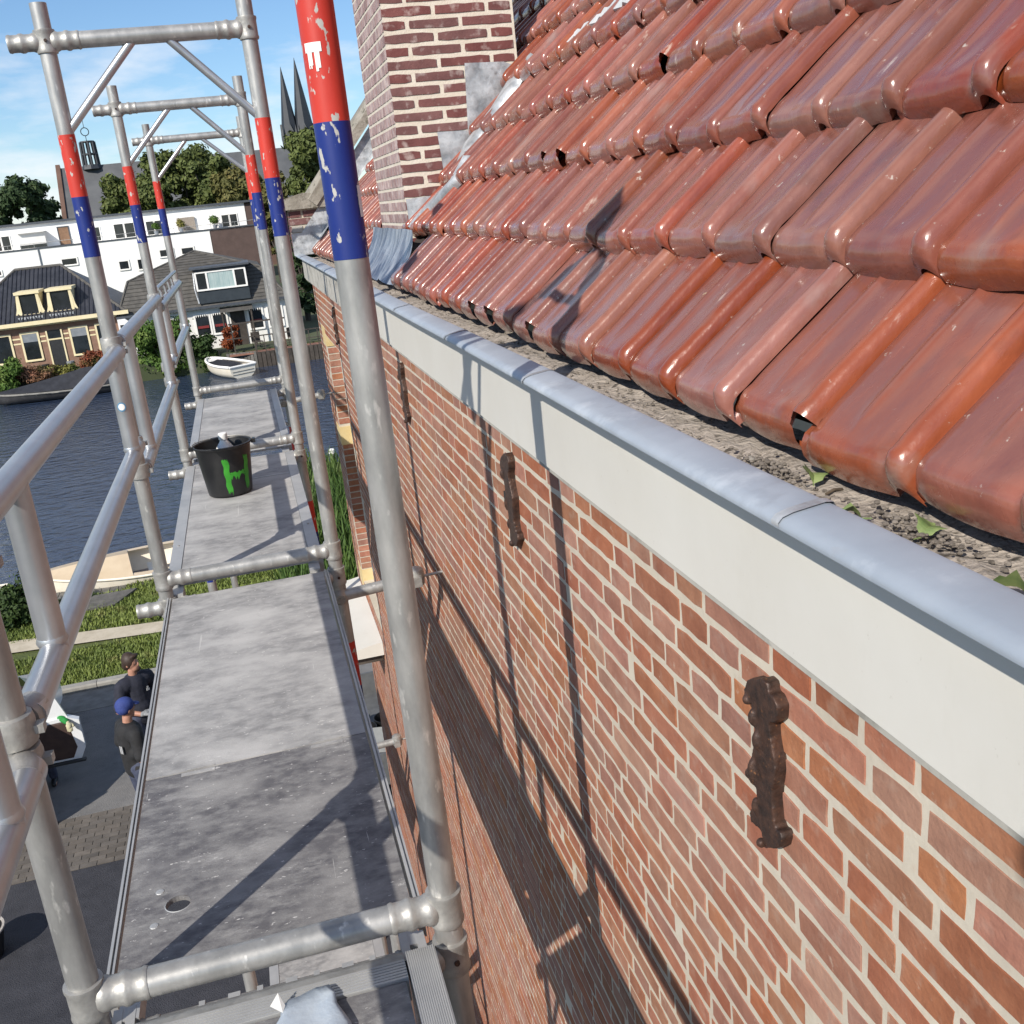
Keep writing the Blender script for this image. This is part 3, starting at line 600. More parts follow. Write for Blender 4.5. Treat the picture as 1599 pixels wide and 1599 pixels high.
def anchor(y, z, out, pin, bumps):
    b = MB()
    b.rings([[(XW+.006, y+p[0], z+p[1]) for p in out], [(XW-.019, y+p[0], z+p[1]) for p in out]])
    for dy, dz, r, sc in bumps: b.ball((XW-.017, y+dy*.6, z+dz), r*.62, 12, 8, (sc[0]*1.2, sc[1], sc[2]))
    o = b.build('wall_anchor', M_IRON, house)
    md = o.modifiers.new('remesh', 'REMESH'); md.mode = 'VOXEL'; md.voxel_size = .0026; md.use_smooth_shade = True
    sm = o.modifiers.new('smooth', 'SMOOTH'); sm.factor = .5; sm.iterations = 3
    MB().box(XW-.014, XW+.01, y+pin[0]-.011, y+pin[0]+.011, z+pin[1]-.013, z+pin[1]+.013).build('anchor_pin', M_PIN, o)
B0 = [(.020, .115, .014, (1, 1, 1)), (-.012, .095, .016, (1, .8, 1.6)), (-.030, .062, .018, (.9, .8, 1.7)), (.0, .0, .017, (1, .8, 2.4)), (.024, -.012, .013, (1, 1, 1.2)), (-.002, -.06, .014, (.8, .8, 1.8)), (-.022, -.118, .013, (.9, 1, 1))]
B1 = [(.012, .085, .014, (1, 1, 1.8)), (.0, .0, .012, (1, .9, 3)), (-.006, -.06, .011, (1, .9, 2.5)), (-.025, -.115, .015, (1, 1, 1.1))]
anchor(-.545, .515, OUT0, (-.044, .018), B0); anchor(.93, .54, OUT1, (.034, .012), B1); anchor(2.83, .54, OUT1, (.034, .012), B1); anchor(6.05, .53, OUT1, (.034, .012), B1)

# ================================================================== SCAFFOLD
PR = .0292; PX = .70; PERIOD = 2.155; TB = 2.0404; PTOP = 2.165
FY = [-2.45, 0.0, 2.4466, 4.864, 7.4318]
def band_zs(): return [(l*-PERIOD+1.30, l*-PERIOD+1.515, l*-PERIOD+1.73) for l in range(4)]
def ridged(b, p0, p1, r):   # pressed sleeve with ridges
    b.lathe(p0, p1, [(0, r*.98), (.08, r*1.10), (.18, r*1.12), (.26, r*1.0), (.45, r*1.0), (.52, r*1.12), (.60, r*1.12), (.68, r*1.0), (.88, r*1.0), (.93, r*1.07), (1, r*1.0)], 18)
def scaffold_frame(Y, label, seed):
    PX = .738 if Y > 7 else .70
    rnd = random.Random(seed)
    t = thing('scaffold_portal', label, 'scaffold frame', (0, Y, GZ), group='portal frames of the scaffold')
    Z = lambda z: z-GZ
    for X in (0, PX):
        b = MB(); cur = .02
        for z0, z1, z2 in sorted(band_zs()):
            if Z(z0) < .3: continue
            b.tube((X, 0, cur), (X, 0, Z(z0)), PR, n=22); cur = Z(z2)
        b.tube((X, 0, cur), (X, 0, Z(PTOP)), PR, n=22)
        po = b.build('post', M_ALU, t, smooth=50)
        for z0, z1, z2 in band_zs():
            if Z(z0) < .3: continue
            MB().tube((X, 0, Z(z0)), (X, 0, Z(z1)), PR+.0006, n=22).build('blue_band', M_BLUE, po, smooth=50)
            MB().tube((X, 0, Z(z1)), (X, 0, Z(z2)), PR+.0006, n=22).build('red_band', M_RED, po, smooth=50)
        b = MB().lathe((X, 0, 0), (X, 0, .16), [(0, .07), (.05, .07), (.06, .02), (1, .02)], 14); b.build('base_jack', M_CAST, t, smooth=30)
        s = 1 if X == 0 else -1
        for zc in (0, -.118, TB):
            b = MB().lathe((X, 0, Z(zc)-.040), (X, 0, Z(zc)+.040), [(0, PR+.001), (.02, .0345), (.10, .0365), (.2, .0345), (.8, .0345), (.90, .0370), (.98, .0365), (1, PR+.001)], 22)
            ridged(b, (X+s*.020, 0, Z(zc)), (X+s*.115, 0, Z(zc)), PR+.0012)
            if X == 0 and zc != 0: ridged(b, (X-.02, 0, Z(zc)), (X-.125, 0, Z(zc)), PR)
            c = b.build('collar', M_CAST, t, smooth=45)
            if zc != 0: MB().tube((X+.004, -.0335, Z(zc)), (X+.004, -.0385, Z(zc)), .006, n=10).build('bolt', M_IRON, c)
    for lv in range(3):
        z = -lv*PERIOD
        MB().tube((.028, 0, Z(z)), (PX-.028, 0, Z(z)), PR, n=22).build('transom', M_ALU, t, smooth=50)
        zt = TB-lv*PERIOD if lv == 0 else -.118-(lv-1)*PERIOD
        tb = MB().tube((.028, 0, Z(zt)), (PX-.028, 0, Z(zt)), PR*.98, n=22).build('top_bar', M_ALU, t, smooth=50)
        dz = zt-TB
        if lv == 0 or True:
            MB().tube((.012, 0, Z(1.742+dz)), (.285, 0, Z(2.022+dz)), .0155, n=12).build('brace', M_ALUR, t, smooth=50)
            MB().tube((PX-.012, 0, Z(1.738+dz)), (.415, 0, Z(2.022+dz)), .0155, n=12).build('brace', M_ALUR, t, smooth=50)
    return t
fl_ = ['scaffold frame standing behind the viewer at the near end of the walkway', 'nearest scaffold frame, its big red and blue right post crossing the chimney', 'second scaffold frame with the largest portal bar against the sky', 'third scaffold frame, its portal bar inside the larger one', 'farthest and smallest scaffold frame at the end of the walkway']
frames = [scaffold_frame(y, fl_[i], i) for i, y in enumerate(FY)]
# torn stickers on the near right post, round sticker on the second left rail upright
def patch(cx, cy, z0, z1, r, a0, a1, mat, name, parent, ragged=0, seed=0, rn=None):
    rnd = random.Random(seed); b = MB(); n, m = 14, 10
    for j in range(m+1):
        for i in range(n+1):
            a = a0+(a1-a0)*i/n; z = z0+(z1-z0)*j/m
            if rn:   # disc
                ca = (i/n-.5)*2; cz_ = (j/m-.5)*2; k = math.hypot(ca, cz_); sc = max(abs(ca), abs(cz_))/k if k else 1
                a = (a0+a1)/2+(a1-a0)/2*ca*sc; z = (z0+z1)/2+(z1-z0)/2*cz_*sc
            b.v.append((cx+math.cos(a)*r, cy+math.sin(a)*r, z))
    for j in range(m):
        for i in range(n):
            if ragged and not (j > m-4 or (2 <= i <= 5 and j > 1+i % 2) or (8 <= i <= 11 and j > (i-8)*.6)): continue
            k = j*(n+1)+i; b.f.append((k, k+1, k+n+2, k+n+1))
    return b.build(name, mat, parent, smooth=60)
p1 = [c for c in frames[1].children if c.name.startswith('post')][1]
patch(PX, 0, 1.585-GZ, 1.632-GZ, PR+.0014, R(-150), R(-95), M_WPLA, 'torn_sticker', p1, .35, 3)
patch(PX, 0, 1.365-GZ, 1.415-GZ, PR+.0014, R(-40), R(-12), M_WPLA, 'torn_sticker', p1, 0, 4)

def guardrail(i, zt, zl, label, extra=False):
    Y0, Y1 = FY[i], FY[i+1]; X = .020
    t = thing('guardrail', label, 'guardrail', (X, (Y0+Y1)/2, GZ), group='guardrail frames on the open side'); H = (Y1-Y0)/2; Z = lambda z: z-GZ
    MB().tube((0, -H+.035, Z(zt)), (0, H-.035, Z(zt)), PR, n=20).build('top_rail', M_ALUR, t, smooth=50)
    MB().tube((0, -H+.04, Z(zl)), (0, H-.04, Z(zl)), PR, n=20).build('bottom_rail', M_ALUR, t, smooth=50)
    for y in (-H+.34, H-.23):
        MB().tube((0, y, Z(zl)), (0, y, Z(zt)), PR*.97, n=20).lathe((0, y, Z(zl)+.018), (0, y, Z(zl)+.036), [(0, PR*1.0), (.4, PR*1.1), (1, PR*.97)], 18).build('upright', M_ALUR, t, smooth=50)
    for y, s in ((-H, 1), (H, -1)):
        for z in (zt, zl):
            b = MB().lathe((-X, y, Z(z)-.030), (-X, y, Z(z)+.030), [(0, PR+.002), (.05, .037), (.25, .0395), (.5, .0385), (.75, .0395), (.95, .037), (1, PR+.002)], 20)
            b.lathe((-X*.6, y+s*.030, Z(z)), (0, y+s*.085, Z(z)), [(0, .034), (.4, .036), (1, PR+.001)], 14)
            c = b.build('claw', M_CAST, t, smooth=40)
            MB().box(-X+.034, -X+.052, y-.012, y+.012, Z(z)-.012, Z(z)+.004).build('latch', M_CAST, c)
    if extra:
        b = MB().tube((-.01, -H+.2, Z(zt)+.10), (-.01, H-.1, Z(zt)+.10), .014, n=10)
        for k in range(4): b.tube((-.01, -H+.45+k*.45, Z(zt)+.10), (0, -H+.45+k*.45, Z(zt)), .010, n=8)
        b.build('toothed_rail', M_ALUR, t, smooth=50)
    return t
g0 = guardrail(0, .885, .515, 'guardrail frame cut off at the left picture edge, lower tube at the near post')
g1 = guardrail(1, .944, .578, 'nearest guardrail frame, its thick top rail running in from the left edge')
g2 = guardrail(2, .972, .467, 'middle guardrail frame between second and third scaffold frame')
g3 = guardrail(3, .915, .560, 'farthest guardrail frame with small pegs on its upper rail', True)
ups = [c for c in g1.children if c.name.startswith('upright')]
def zc_(z): return z-GZ
a_ = R(-100)
uy = [c for c in ups]
H1 = (FY[2]-FY[1])/2
patch(0, H1-.23, zc_(.752), zc_(.786), PR+.0012, R(-123), R(-63), pm('blue_sticker', (.10, .27, .45), (.12, .3, .5), 8, .5), 'round_sticker', ups[1], rn=1)
patch(0, H1-.23, zc_(.757), zc_(.781), PR+.0018, R(-114), R(-72), M_WPLA, 'sticker_centre', ups[1], rn=1)

def tie(Y, z, xe, label):
    t = thing('wall_tie', label, 'wall tie', (PX, Y, z), group='tubes tying the scaffold to the wall')
    MB().tube((.02, -.02, 0), (xe-PX-.09, -.02, .02), .0245, n=16).build('tube', M_ALU, t, smooth=50)
    c = MB().lathe((xe-PX-.115, -.02, -.022), (xe-PX-.115, -.02, .066), [(0, .02), (.1, .032), (.5, .036), (.9, .032), (1, .02)], 14)
    c.box(xe-PX-.14, xe-PX-.10, -.07, -.04, -.01, .035).build('coupler', M_CAST, t, smooth=40)
    MB().tube((xe-PX-.09, -.02, .02), (xe-PX+.012, -.02, .024), .0065, n=10).build('eye_bolt', M_CAST, t, smooth=50)
    MB().lathe((-.002, -.055, -.005), (-.002, -.02, -.005), [(0, .02), (1, .04)], 12).tube((-.002, -.065, -.005), (-.002, -.05, -.005), .010, n=6).build('clamp', M_CAST, t, smooth=40)
tie(FY[2], -.205, XW, 'grey wall tie tube on the second frame, below the first platform')
tie(FY[4], -.20, XW, 'small wall tie tube on the farthest frame over the canal')
tie(FY[3], -2.30, XW, 'low wall tie tube seen past the right edge of the nearest deck')

def platform(Y0, Y1, kind, label, z=-.06):
    t = thing('scaffold_platform', label, 'scaffold platform', (0, Y0, z), group='scaffold platforms'); L_ = Y1-Y0
    if kind == 1:
        # trapdoor with a finger hole
        hx, hy, hr = .143, .314-Y0, .027; d = .05; y1 = .905-Y0
        b = MB(); n = 24
        for (x0, x1, a, c) in ((.030, hx-d, 0, y1), (hx+d, .640, 0, y1), (hx-d, hx+d, 0, hy-d), (hx-d, hx+d, hy+d, y1)): b.box(x0, x1, a, c, -.012, 0)
        ro, ri, rib = [], [], []
        for i in range(n):
            a = 2*math.pi*i/n; c, s = math.cos(a), math.sin(a); k = d/max(abs(c), abs(s)); ro.append((hx+c*k, hy+s*k, 0)); ri.append((hx+c*hr, hy+s*hr*1.02, 0)); rib.append((hx+c*hr, hy+s*hr*1.02, -.012))
        b.rings([ro, ri, rib, [(p[0], p[1], -.012) for p in ro]], caps=False)
        td = b.build('trapdoor', M_DECK, t)
        MB().lathe((hx, hy, -.0125), (hx, hy, .0012), [(0, hr+.003), (.9, hr+.003), (1, hr+.001)], 24, caps=False).build('hole_rim', M_DALU, td, smooth=40)
        for x in (.171, .527):
            MB().box(x-.045, x+.045, y1-.022, y1-.004, .0004, .0016).box(x-.03, x+.045, y1+.0075, y1+.011, .0004, .0024).build('hinge', M_DECKD, td)
        for x, y in ((.10, hy+.06), (.095, hy-.06)): MB().lathe((x, y, 0), (x, y, .0022), [(0, .010), (.7, .009), (1, .005)], 12).build('rivet', M_DALU, td)
        MB().box(.030, .640, y1+.007, L_, -.012, 0).build('board', M_DECKD, t)
        for x in (.010, .647):
            b = MB().box(x, x+.006, -.01, L_+.01, -.075, .006).box(x+.006, x+.010, -.01, L_+.01, -.070, -.004).box(x+.010, x+.0145, -.01, L_+.01, -.075, .004)
            b.build('side_rail', M_DALU, t)
        for x in (.04, .60): MB().box(x, x+.04, -.10, .02, -.055, -.013).build('hook', M_DALU, t)
    elif kind == 2:
        MB().box(.050, .602, .004, L_-.004, -.012, 0).build('board', M_DECKD, t)
        for x0, x1 in ((-.004, .0485), (.6035, .656)):
            MB().box(x0, x1, 0, L_, -.075, .003).build('side_rail', M_DALU, t)
            MB().tube(((x0+x1)/2, .55, .003), ((x0+x1)/2, .55, .006), .006, n=8).build('rivet', M_CAST, t)
        MB().box(.050, .602, L_*.74, L_*.74+.012, .0005, .0025).build('joint_strip', M_DALU, t)
        for x in (.02, .59): MB().box(x, x+.045, -.09, .02, -.055, -.013).build('hook', M_DALU, t)
    else:
        yb = L_-.155
        MB().box(.045, .592, 0, yb, -.012, 0).build('board', M_DECK, t)
        b = MB()
        for k in range(7): b.box(.045, .598, yb+.004+k*.0078, yb+.0095+k*.0078, -.05, .006)
        b.box(.045, .598, yb+.003, yb+.058, -.05, .0042).build('end_bar', M_DALU, t)
        MB().extrude([(yb+.060, -.045), (yb+.100, -.045), (yb+.103, -.022), (yb+.092, -.006), (yb+.075, .001), (yb+.060, .003)], 0, .075, .598).build('end_channel', M_CAST, t, smooth=40)
        for x0, x1 in ((.012, .040), (.602, .662)):
            b = MB().box(x0, x1, 0, L_-.085, -.075, .010)
            n = int((x1-x0)/.0042)
            for k in range(n): b.box(x0+k*.0042, x0+k*.0042+.0026, 0.001, L_-.086, .010, .0122)
            b.build('side_rail', M_DALU, t)
        for x in (.030, .055, .598, .632): MB().box(x, x+.018, L_-.083, L_-.005, -.05, -.012).build('hook', M_DALU, t)
        for k in range(7): MB().box(.19+k*.057, .19+k*.057+.012+.012*(k % 2), L_-.052, L_-.02, -.06, -.030).build('hook', M_DALU, t)
platform(-2.36, .040, 0, 'ribbed aluminium platform under the viewer at the bottom edge')
platform(.10, 2.362, 1, 'nearest grey scaffold platform with trapdoor and finger hole')
platform(2.54, 4.776, 2, 'scaffold platform carrying the black bucket')
platform(4.95, 7.345, 2, 'farthest scaffold platform, ending over the canal')
platform(.10, 2.362, 1, 'lower scaffold platform two metres below the near deck', -2.78)
platform(2.54, 4.776, 2, 'lower scaffold platform two metres below the bucket', -2.78)
platform(4.95, 7.345, 2, 'lower scaffold platform two metres below the farthest deck', -2.78)

# bucket, bottle, torn bag
bk = thing('bucket', 'black plastic builder bucket with green painted H on the platform', 'bucket', (.268, 3.955, -.056))
BR0, BR1, BHt = .118, .150, .275
MB().rings([[(math.cos(a)*r, math.sin(a)*r, z) for a in [2*math.pi*i/40 for i in range(40)]] for r, z in ((.10, .0), (BR0, .004), (BR0+.003, .02), (BR1-.004, BHt-.03), (BR1, BHt-.004), (BR1-.003, BHt-.004), (BR1-.008, BHt-.03), (BR0-.004, .012), (.02, .010))], caps=False).build('body', M_BLACKP, bk, smooth=45)
MB().rings([[(math.cos(a)*(BR1+dx), math.sin(a)*(BR1+dx), BHt+dz) for a in [2*math.pi*i/40 for i in range(40)]] for dx, dz in ((-.003, -.006), (.004, -.008), (.009, -.002), (.008, .005), (.001, .007), (-.004, .002), (-.003, -.006))], caps=False).build('rim', M_BLACKP, bk, smooth=60)
for s in (-1, 1): MB().box(s*(BR1+.016)-.012, s*(BR1+.016)+.012, -.02, .02, BHt-.014, BHt+.008).build('lug', M_BLACKP, bk)
pts = [Vector((math.cos(a)*(BR1+.010), -math.sin(a)*(BR1+.006)*.98, BHt+.004+.0*a)) for a in [math.pi*i/20 for i in range(21)]]
pts = [Vector((p.x, -p.y, p.z+.006)) for p in pts]
MB().path(pts, .0035, 7).build('handle', M_CAST, bk, smooth=60)
def brush(a0, a1, z0, z1, seed, dr=0):
    rnd = random.Random(seed); b = MB(); n, m = 12, 16
    jag0 = [rnd.uniform(-.006, .006) for _ in range(n+1)]; jag1 = [rnd.uniform(-.02, .008)-dr*rnd.random()**2 for _ in range(n+1)]
    for j in range(m+1):
        for i in range(n+1):
            f = j/m; zt_ = z1+jag0[i]; zb = z0+jag1[i]; z = zb+(zt_-zb)*f; a = a0+(a1-a0)*i/n+.02*math.sin(j*1.1)*(i in (0, n))
            r = BR0+.003+(BR1-.004-BR0-.003)*((z-.02)/(BHt-.05))+.0012; b.v.append((math.cos(a)*r, math.sin(a)*r, z))
    for j in range(m):
        for i in range(n): k = j*(n+1)+i; b.f.append((k, k+1, k+n+2, k+n+1))
    return b
Hh = [brush(R(-95), R(-82), .040, .215, 1, .02), brush(R(-45), R(-32), .045, .215, 2, .006), brush(R(-82), R(-45), .118, .138, 3, .012)]
hb = MB()
for q in Hh: k = len(hb.v); hb.v += q.v; hb.f += [tuple(k+i for i in f) for f in q.f]
hb.build('painted_letter', M_GREEN, bk, smooth=60)
bt = thing('bottle', 'white plastic bottle standing inside the black bucket', 'bottle', (.278, 3.99, -.044))
MB().lathe((0, 0, 0), (0, 0, .30), [(0, .046), (.02, .050), (.70, .050), (.78, .047), (.91, .020), (1, .019)], 22).build('body', M_WPLA, bt, smooth=40)
MB().lathe((0, 0, .280), (0, 0, .316), [(0, .0235), (.1, .025), (.9, .0245), (1, .021)], 18).build('cap', M_WPLA, bt, smooth=40)
b = MB(); cs = [(.336, -.118), (.418, -.088), (.447, -.094), (.56, -.42), (.30, -.42)]
rows = 12
for j in range(rows+1):
    f = j/rows; xl = .352+(.30-.352)*f; xr = .447+(.53-.447)*f; y = -.108-.30*f
    for i in range(rows+1):
        g = i/rows; x = xl+(xr-xl)*g; yy = y+.030*(1-abs(g-.75)*1.3)*(1-f)
        b.v.append((x+.004*math.sin(j*2.1), yy, -.050+.008*math.sin(g*5+f*3)**2+.010*f+.003*math.sin(g*13+f*9)))
for j in range(rows):
    for i in range(rows): k = j*(rows+1)+i; b.f.append((k, k+1, k+rows+2, k+rows+1))
bg_ = b.build('torn_bag', M_BAG, None, smooth=50, label='torn pale blue plastic bag lying on the ribbed deck at the bottom edge', cat='bag'); md = bg_.modifiers.new('s', 'SOLIDIFY'); md.thickness = .004
MB().poly([(.335, -.118, -.030), (.352, -.100, -.020), (.356, -.125, -.046)]).poly([(.352, -.100, -.020), (.362, -.112, -.042), (.356, -.125, -.046)]).build('torn_corner', M_WPLA, bg_)

# ================================================================== PEOPLE
M_SKIN = pm('skin', (.42, .21, .14), (.50, .26, .18), 20, .55); M_NAVY = pm('navy_cloth', (.010, .012, .022), (.018, .020, .034), 12, .85, bump=.3, bscale=18, ds=.02)
M_BLACKC = pm('black_cloth', (.012, .012, .013), (.022, .022, .024), 12, .85, bump=.3, bscale=18, ds=.02); M_JEAN = pm('work_trousers', (.035, .042, .075), (.06, .07, .11), 10, .85, bump=.3, bscale=18, ds=.02)
M_HAIR = pm('brown_hair', (.030, .016, .010), (.055, .032, .020), 60, .6); M_CAP = pm('blue_cap', (.025, .045, .20), (.04, .07, .27), 12, .8); M_GLOVE = pm('grey_glove', (.20, .21, .22), (.30, .31, .32), 20, .8)
M_SHOE = pm('shoe', (.012, .012, .014), (.02, .02, .022), 20, .6); M_GREENC = pm('green_cloth', (.010, .20, .035), (.018, .28, .05), 12, .8, bump=.3, bscale=16, ds=.02); M_PRINT = pm('shirt_print', (.45, .46, .46), (.55, .55, .55), 20, .8)
M_GLOVEY = pm('cream_glove', (.48, .44, .28), (.58, .54, .36), 20, .8)
def fuse(o, vox=.010, it=3):
    r = o.modifiers.new('remesh', 'REMESH'); r.mode = 'VOXEL'; r.voxel_size = vox; r.use_smooth_shade = True
    s = o.modifiers.new('smooth', 'SMOOTH'); s.factor = .5; s.iterations = it
def limb(b, pts, rs):
    for i in range(len(pts)-1): b.tube(pts[i], pts[i+1], rs[i], rs[i+1], 14)
    for p, r in zip(pts, rs): b.ball(p, r, 14, 9)
def hand(b, w, d, side):       # w wrist, d direction the hand points
    d = Vector(d).normalized(); s = d.cross(Vector((0, 0, 1))).normalized()*side; n = s.cross(d)
    w = Vector(w)
    limb(b, [w, w+d*.085], [.026, .034]); b.ball(w+d*.055+s*.012, .032, 10, 7); b.ball(w+d*.055-s*.012, .032, 10, 7)
    for k, (o_, l) in enumerate(((-.030, .066), (-.010, .078), (.010, .072), (.030, .056))):
        a = w+d*.085+s*o_; limb(b, [a, a+d*l*.55-n*.010, a+d*l*.85-n*.034], [.0105, .0095, .0085])
    a = w+d*.03-s*.03; limb(b, [a, a-s*.028+d*.03, a-s*.030+d*.062], [.014, .012, .010])
def person(label, loc, rz, pose):
    t = thing('person', label, 'person', loc, rz)          # faces local -Y
    h = 1.0; b = MB(); V = Vector
    hip = V((0, 0, .93)); sh = 1.44
    # body: legs, torso, neck, head, arms as one fused surface
    legs = pose['legs']; arms = pose['arms']
    for s, (k, a) in zip((-1, 1), legs): limb(b, [V((s*.10, 0, .92)), V(k), V(a), V(a)+V((0, 0, -.04))], [.085, .058, .040, .040]); limb(b, [V(a)+V((0, .02, -.05)), V(a)+V((s*.02, -.15, -.06))], [.04, .035])
    limb(b, [V((0, .0, .95)), V((0, .01, 1.15)), V((0, .015, 1.36))], [.13, .125, .125]); limb(b, [V((-.13, .01, 1.38)), V((.13, .01, 1.38))], [.085, .085])
    limb(b, [V((0, .01, 1.42)), V((0, -.005, 1.55))], [.058, .054])
    hd = Matrix.Translation((0, -.01, 1.645)) @ Matrix.Rotation(pose.get('turn', 0), 4, 'Z') @ Matrix.Rotation(pose.get('nod', 0), 4, 'X')
    def hb_(p, r, sc=(1, 1, 1)): b.ball(hd @ V(p), r, 14, 10, sc)
    hb_((0, 0, .02), .088, (.88, 1.06, 1.18)); hb_((0, -.04, -.055), .060, (.9, 1, .95)); hb_((0, -.098, -.012), .017, (.8, 1.1, 1.5)); hb_((0, -.088, -.055), .018, (1.5, .8, .5)); hb_((0, -.07, -.09), .03)
    for s in (-1, 1): hb_((s*.078, .012, -.005), .020, (.5, .9, 1.4)); hb_((s*.03, -.080, .014), .013)
    for s, (e, w, d) in zip((-1, 1), arms): limb(b, [V((s*.19, .01, 1.39)), V(e), V(w)], [.056, .043, .030]); hand(b, w, d, s)
    bo = b.build('body', M_SKIN, t); fuse(bo, .009)
    # shirt
    b = MB(); limb(b, [V((0, .0, .93)), V((0, .01, 1.15)), V((0, .015, 1.36))], [.150, .150, .147]); limb(b, [V((-.14, .01, 1.385)), V((.14, .01, 1.385))], [.100, .100]); b.ball((0, -.03, 1.05), .14, 14, 9, (1, .95, 1.2))
    limb(b, [V((-.1, .01, 1.15)), V((.1, .01, 1.15))], [.105, .105]); limb(b, [V((-.09, .01, .95)), V((.09, .01, .95))], [.105, .105])
    for s, (e, w, d) in zip((-1, 1), arms):
        e = V(e); a = V((s*.19, .01, 1.39)); w = V(w)
        if pose.get('long'): limb(b, [a, e, e.lerp(w, .86)], [.078, .062, .046])
        else: limb(b, [a, a.lerp(e, .88)], [.080, .068])
    so_ = b.build('shirt', pose['shirt'], t); fuse(so_, .011)
    b = MB(); limb(b, [V((-.07, 0, .95)), V((.07, 0, .95))], [.125, .125])
    for s, (k, a) in zip((-1, 1), legs): limb(b, [V((s*.10, 0, .92)), V(k), V(a)+V((0, 0, .03))], [.112, .080, .068])
    to = b.build('trousers', pose['pants'], t); fuse(to, .012)
    for s, (k, a) in zip((-1, 1), legs):
        b = MB(); a = V(a); limb(b, [a+V((0, .045, -.045)), a+V((0, -.06, -.045)), a+V((s*.01, -.16, -.055))], [.050, .048, .040]); q = b.build('shoe', M_SHOE, t); fuse(q, .010, 1)
    b = MB()
    if pose['head'] == 'hair':
        b.ball(hd @ V((0, .016, .035)), .099, 16, 11, (.92, 1.05, 1.12)); b.ball(hd @ V((0, .05, -.02)), .072, 12, 9, (1.05, .8, 1.1)); b.ball(hd @ V((0, -.06, .095)), .05, 12, 8, (1.2, .8, .6)); o = b.build('hair', M_HAIR, t); fuse(o, .010, 1)
        b = MB().ball(hd @ V((0, -.075, -.085)), .038, 12, 8, (1.2, .7, .8)); b.build('beard', M_HAIR, t, smooth=60)
    else:
        b.ball(hd @ V((0, .012, .052)), .102, 16, 11, (.92, 1.05, .92)); b.ball(hd @ V((0, .03, .02)), .09, 14, 9, (1, .95, .9)); o = b.build('cap', M_CAP, t); fuse(o, .010, 1)
        b = MB(); rs = []
        for i in range(9):
            a = R(-70+i*17.5); rs.append([hd @ V((math.sin(a)*.085, -.065-math.cos(a)*.02, .055)), hd @ V((math.sin(a)*.080, -.085-math.cos(a)*.085, .035))])
        b.rings(rs, caps=False, closed=False); v = b.build('visor', M_CAP, o, smooth=60); m = v.modifiers.new('s', 'SOLIDIFY'); m.thickness = .006
    for s, (e, w, d) in zip((-1, 1), arms):
        if pose.get('glove'):
            b = MB(); hand(b, w, d, s); g = b.build('glove', pose['glove'], t); md = fuse(g, .006, 1); dm = g.modifiers.new('d', 'DISPLACE'); dm.strength = .006; dm.mid_level = 0
    return t
PSC = 1.09
pa = person('man with brown hair in navy shirt and grey gloves standing in the road', (-1.80, 12.0, GZ+.006), R(38), dict(legs=(((-.11, -.03, .50), (-.12, .02, .09)), ((.11, -.02, .50), (.12, .03, .09))), arms=(((-.30, -.02, 1.12), (-.14, -.26, 1.06), (.9, -.3, 0)), ((.30, .02, 1.12), (.18, -.24, 1.02), (-.5, -.8, 0))), turn=R(28), shirt=M_NAVY, pants=M_JEAN, head='hair', glove=M_GLOVE))
MB().box(.05, .09, -.155, -.149, 1.27, 1.30).box(.06, .08, -.157, -.15, 1.305, 1.325).build('shirt_emblem', M_PRINT, pa)
pb = person('man in blue cap and black shirt seen from behind beside the platform edge', (-1.74, 10.55, GZ+.004), R(118), dict(legs=(((-.11, -.05, .50), (-.12, .04, .09)), ((.12, -.03, .50), (.20, .10, .09))), arms=(((-.29, .04, 1.13), (-.20, -.20, 1.02), (.5, -.8, 0)), ((.29, .05, 1.13), (.20, -.20, 1.02), (-.5, -.8, 0))), turn=R(12), nod=R(6), shirt=M_BLACKC, pants=M_JEAN, head='cap', glove=M_GLOVE))
MB().box(-.10, -.075, .156, .163, 1.18, 1.27).box(-.055, -.03, .156, .163, 1.17, 1.26).build('shirt_print', M_PRINT, pb)
pc = person('person in green sleeves and cream gloves leaning over the open car door', (-3.34, 12.52, GZ+.006), R(0), dict(legs=(((-.11, -.03, .50), (-.12, .02, .09)), ((.11, -.02, .50), (.12, .03, .09))), arms=(((-.26, -.10, 1.14), (-.20, -.34, 1.03), (.3, -.8, -.2)), ((.44, -.13, 1.24), (.62, -.32, 1.16), (.2, -.7, -.5))), shirt=M_GREENC, pants=M_JEAN, long=True, head='hair', glove=M_GLOVEY))
for q_ in (pa, pb): q_.scale = (PSC, PSC, PSC)
pc.scale = (.86, .86, .86)

# ================================================================== CAR, TRAILER, TUB
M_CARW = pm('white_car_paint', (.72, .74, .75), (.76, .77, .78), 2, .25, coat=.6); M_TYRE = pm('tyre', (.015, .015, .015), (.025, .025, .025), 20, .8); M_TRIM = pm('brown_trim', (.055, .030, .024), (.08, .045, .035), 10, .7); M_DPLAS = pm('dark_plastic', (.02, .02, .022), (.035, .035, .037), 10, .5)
M_PLATE = pm('yellow_plate', (.75, .36, .02), (.8, .4, .03), 10, .5); M_PBLUE = pm('plate_blue', (.01, .06, .35), (.015, .08, .4), 10, .5); M_REDL = pm('rear_lamp', (.25, .01, .01), (.35, .015, .015), 10, .25)
car = thing('parked_car', 'white car with its brown lined door open, left edge of the street', 'car', (-4.25, 10.9, GZ+.006))
HW = .85
side = [(.05, .30), (.02, .62), (.06, .95), (.12, 1.02), (.30, 1.46), (.55, 1.52), (1.85, 1.53), (2.25, 1.46), (2.95, 1.00), (3.75, .86), (3.98, .70), (4.0, .35), (3.9, .28)]
def sec(dy): return [(dy*HW*(1 if z < 1.0 else 1-.16*(z-1.0)/.5), y, z) for y, z in side]
b = MB(); b.rings([sec(-1), sec(-.93), sec(.93), sec(1)]); b.build('body', M_CARW, car, smooth=35)
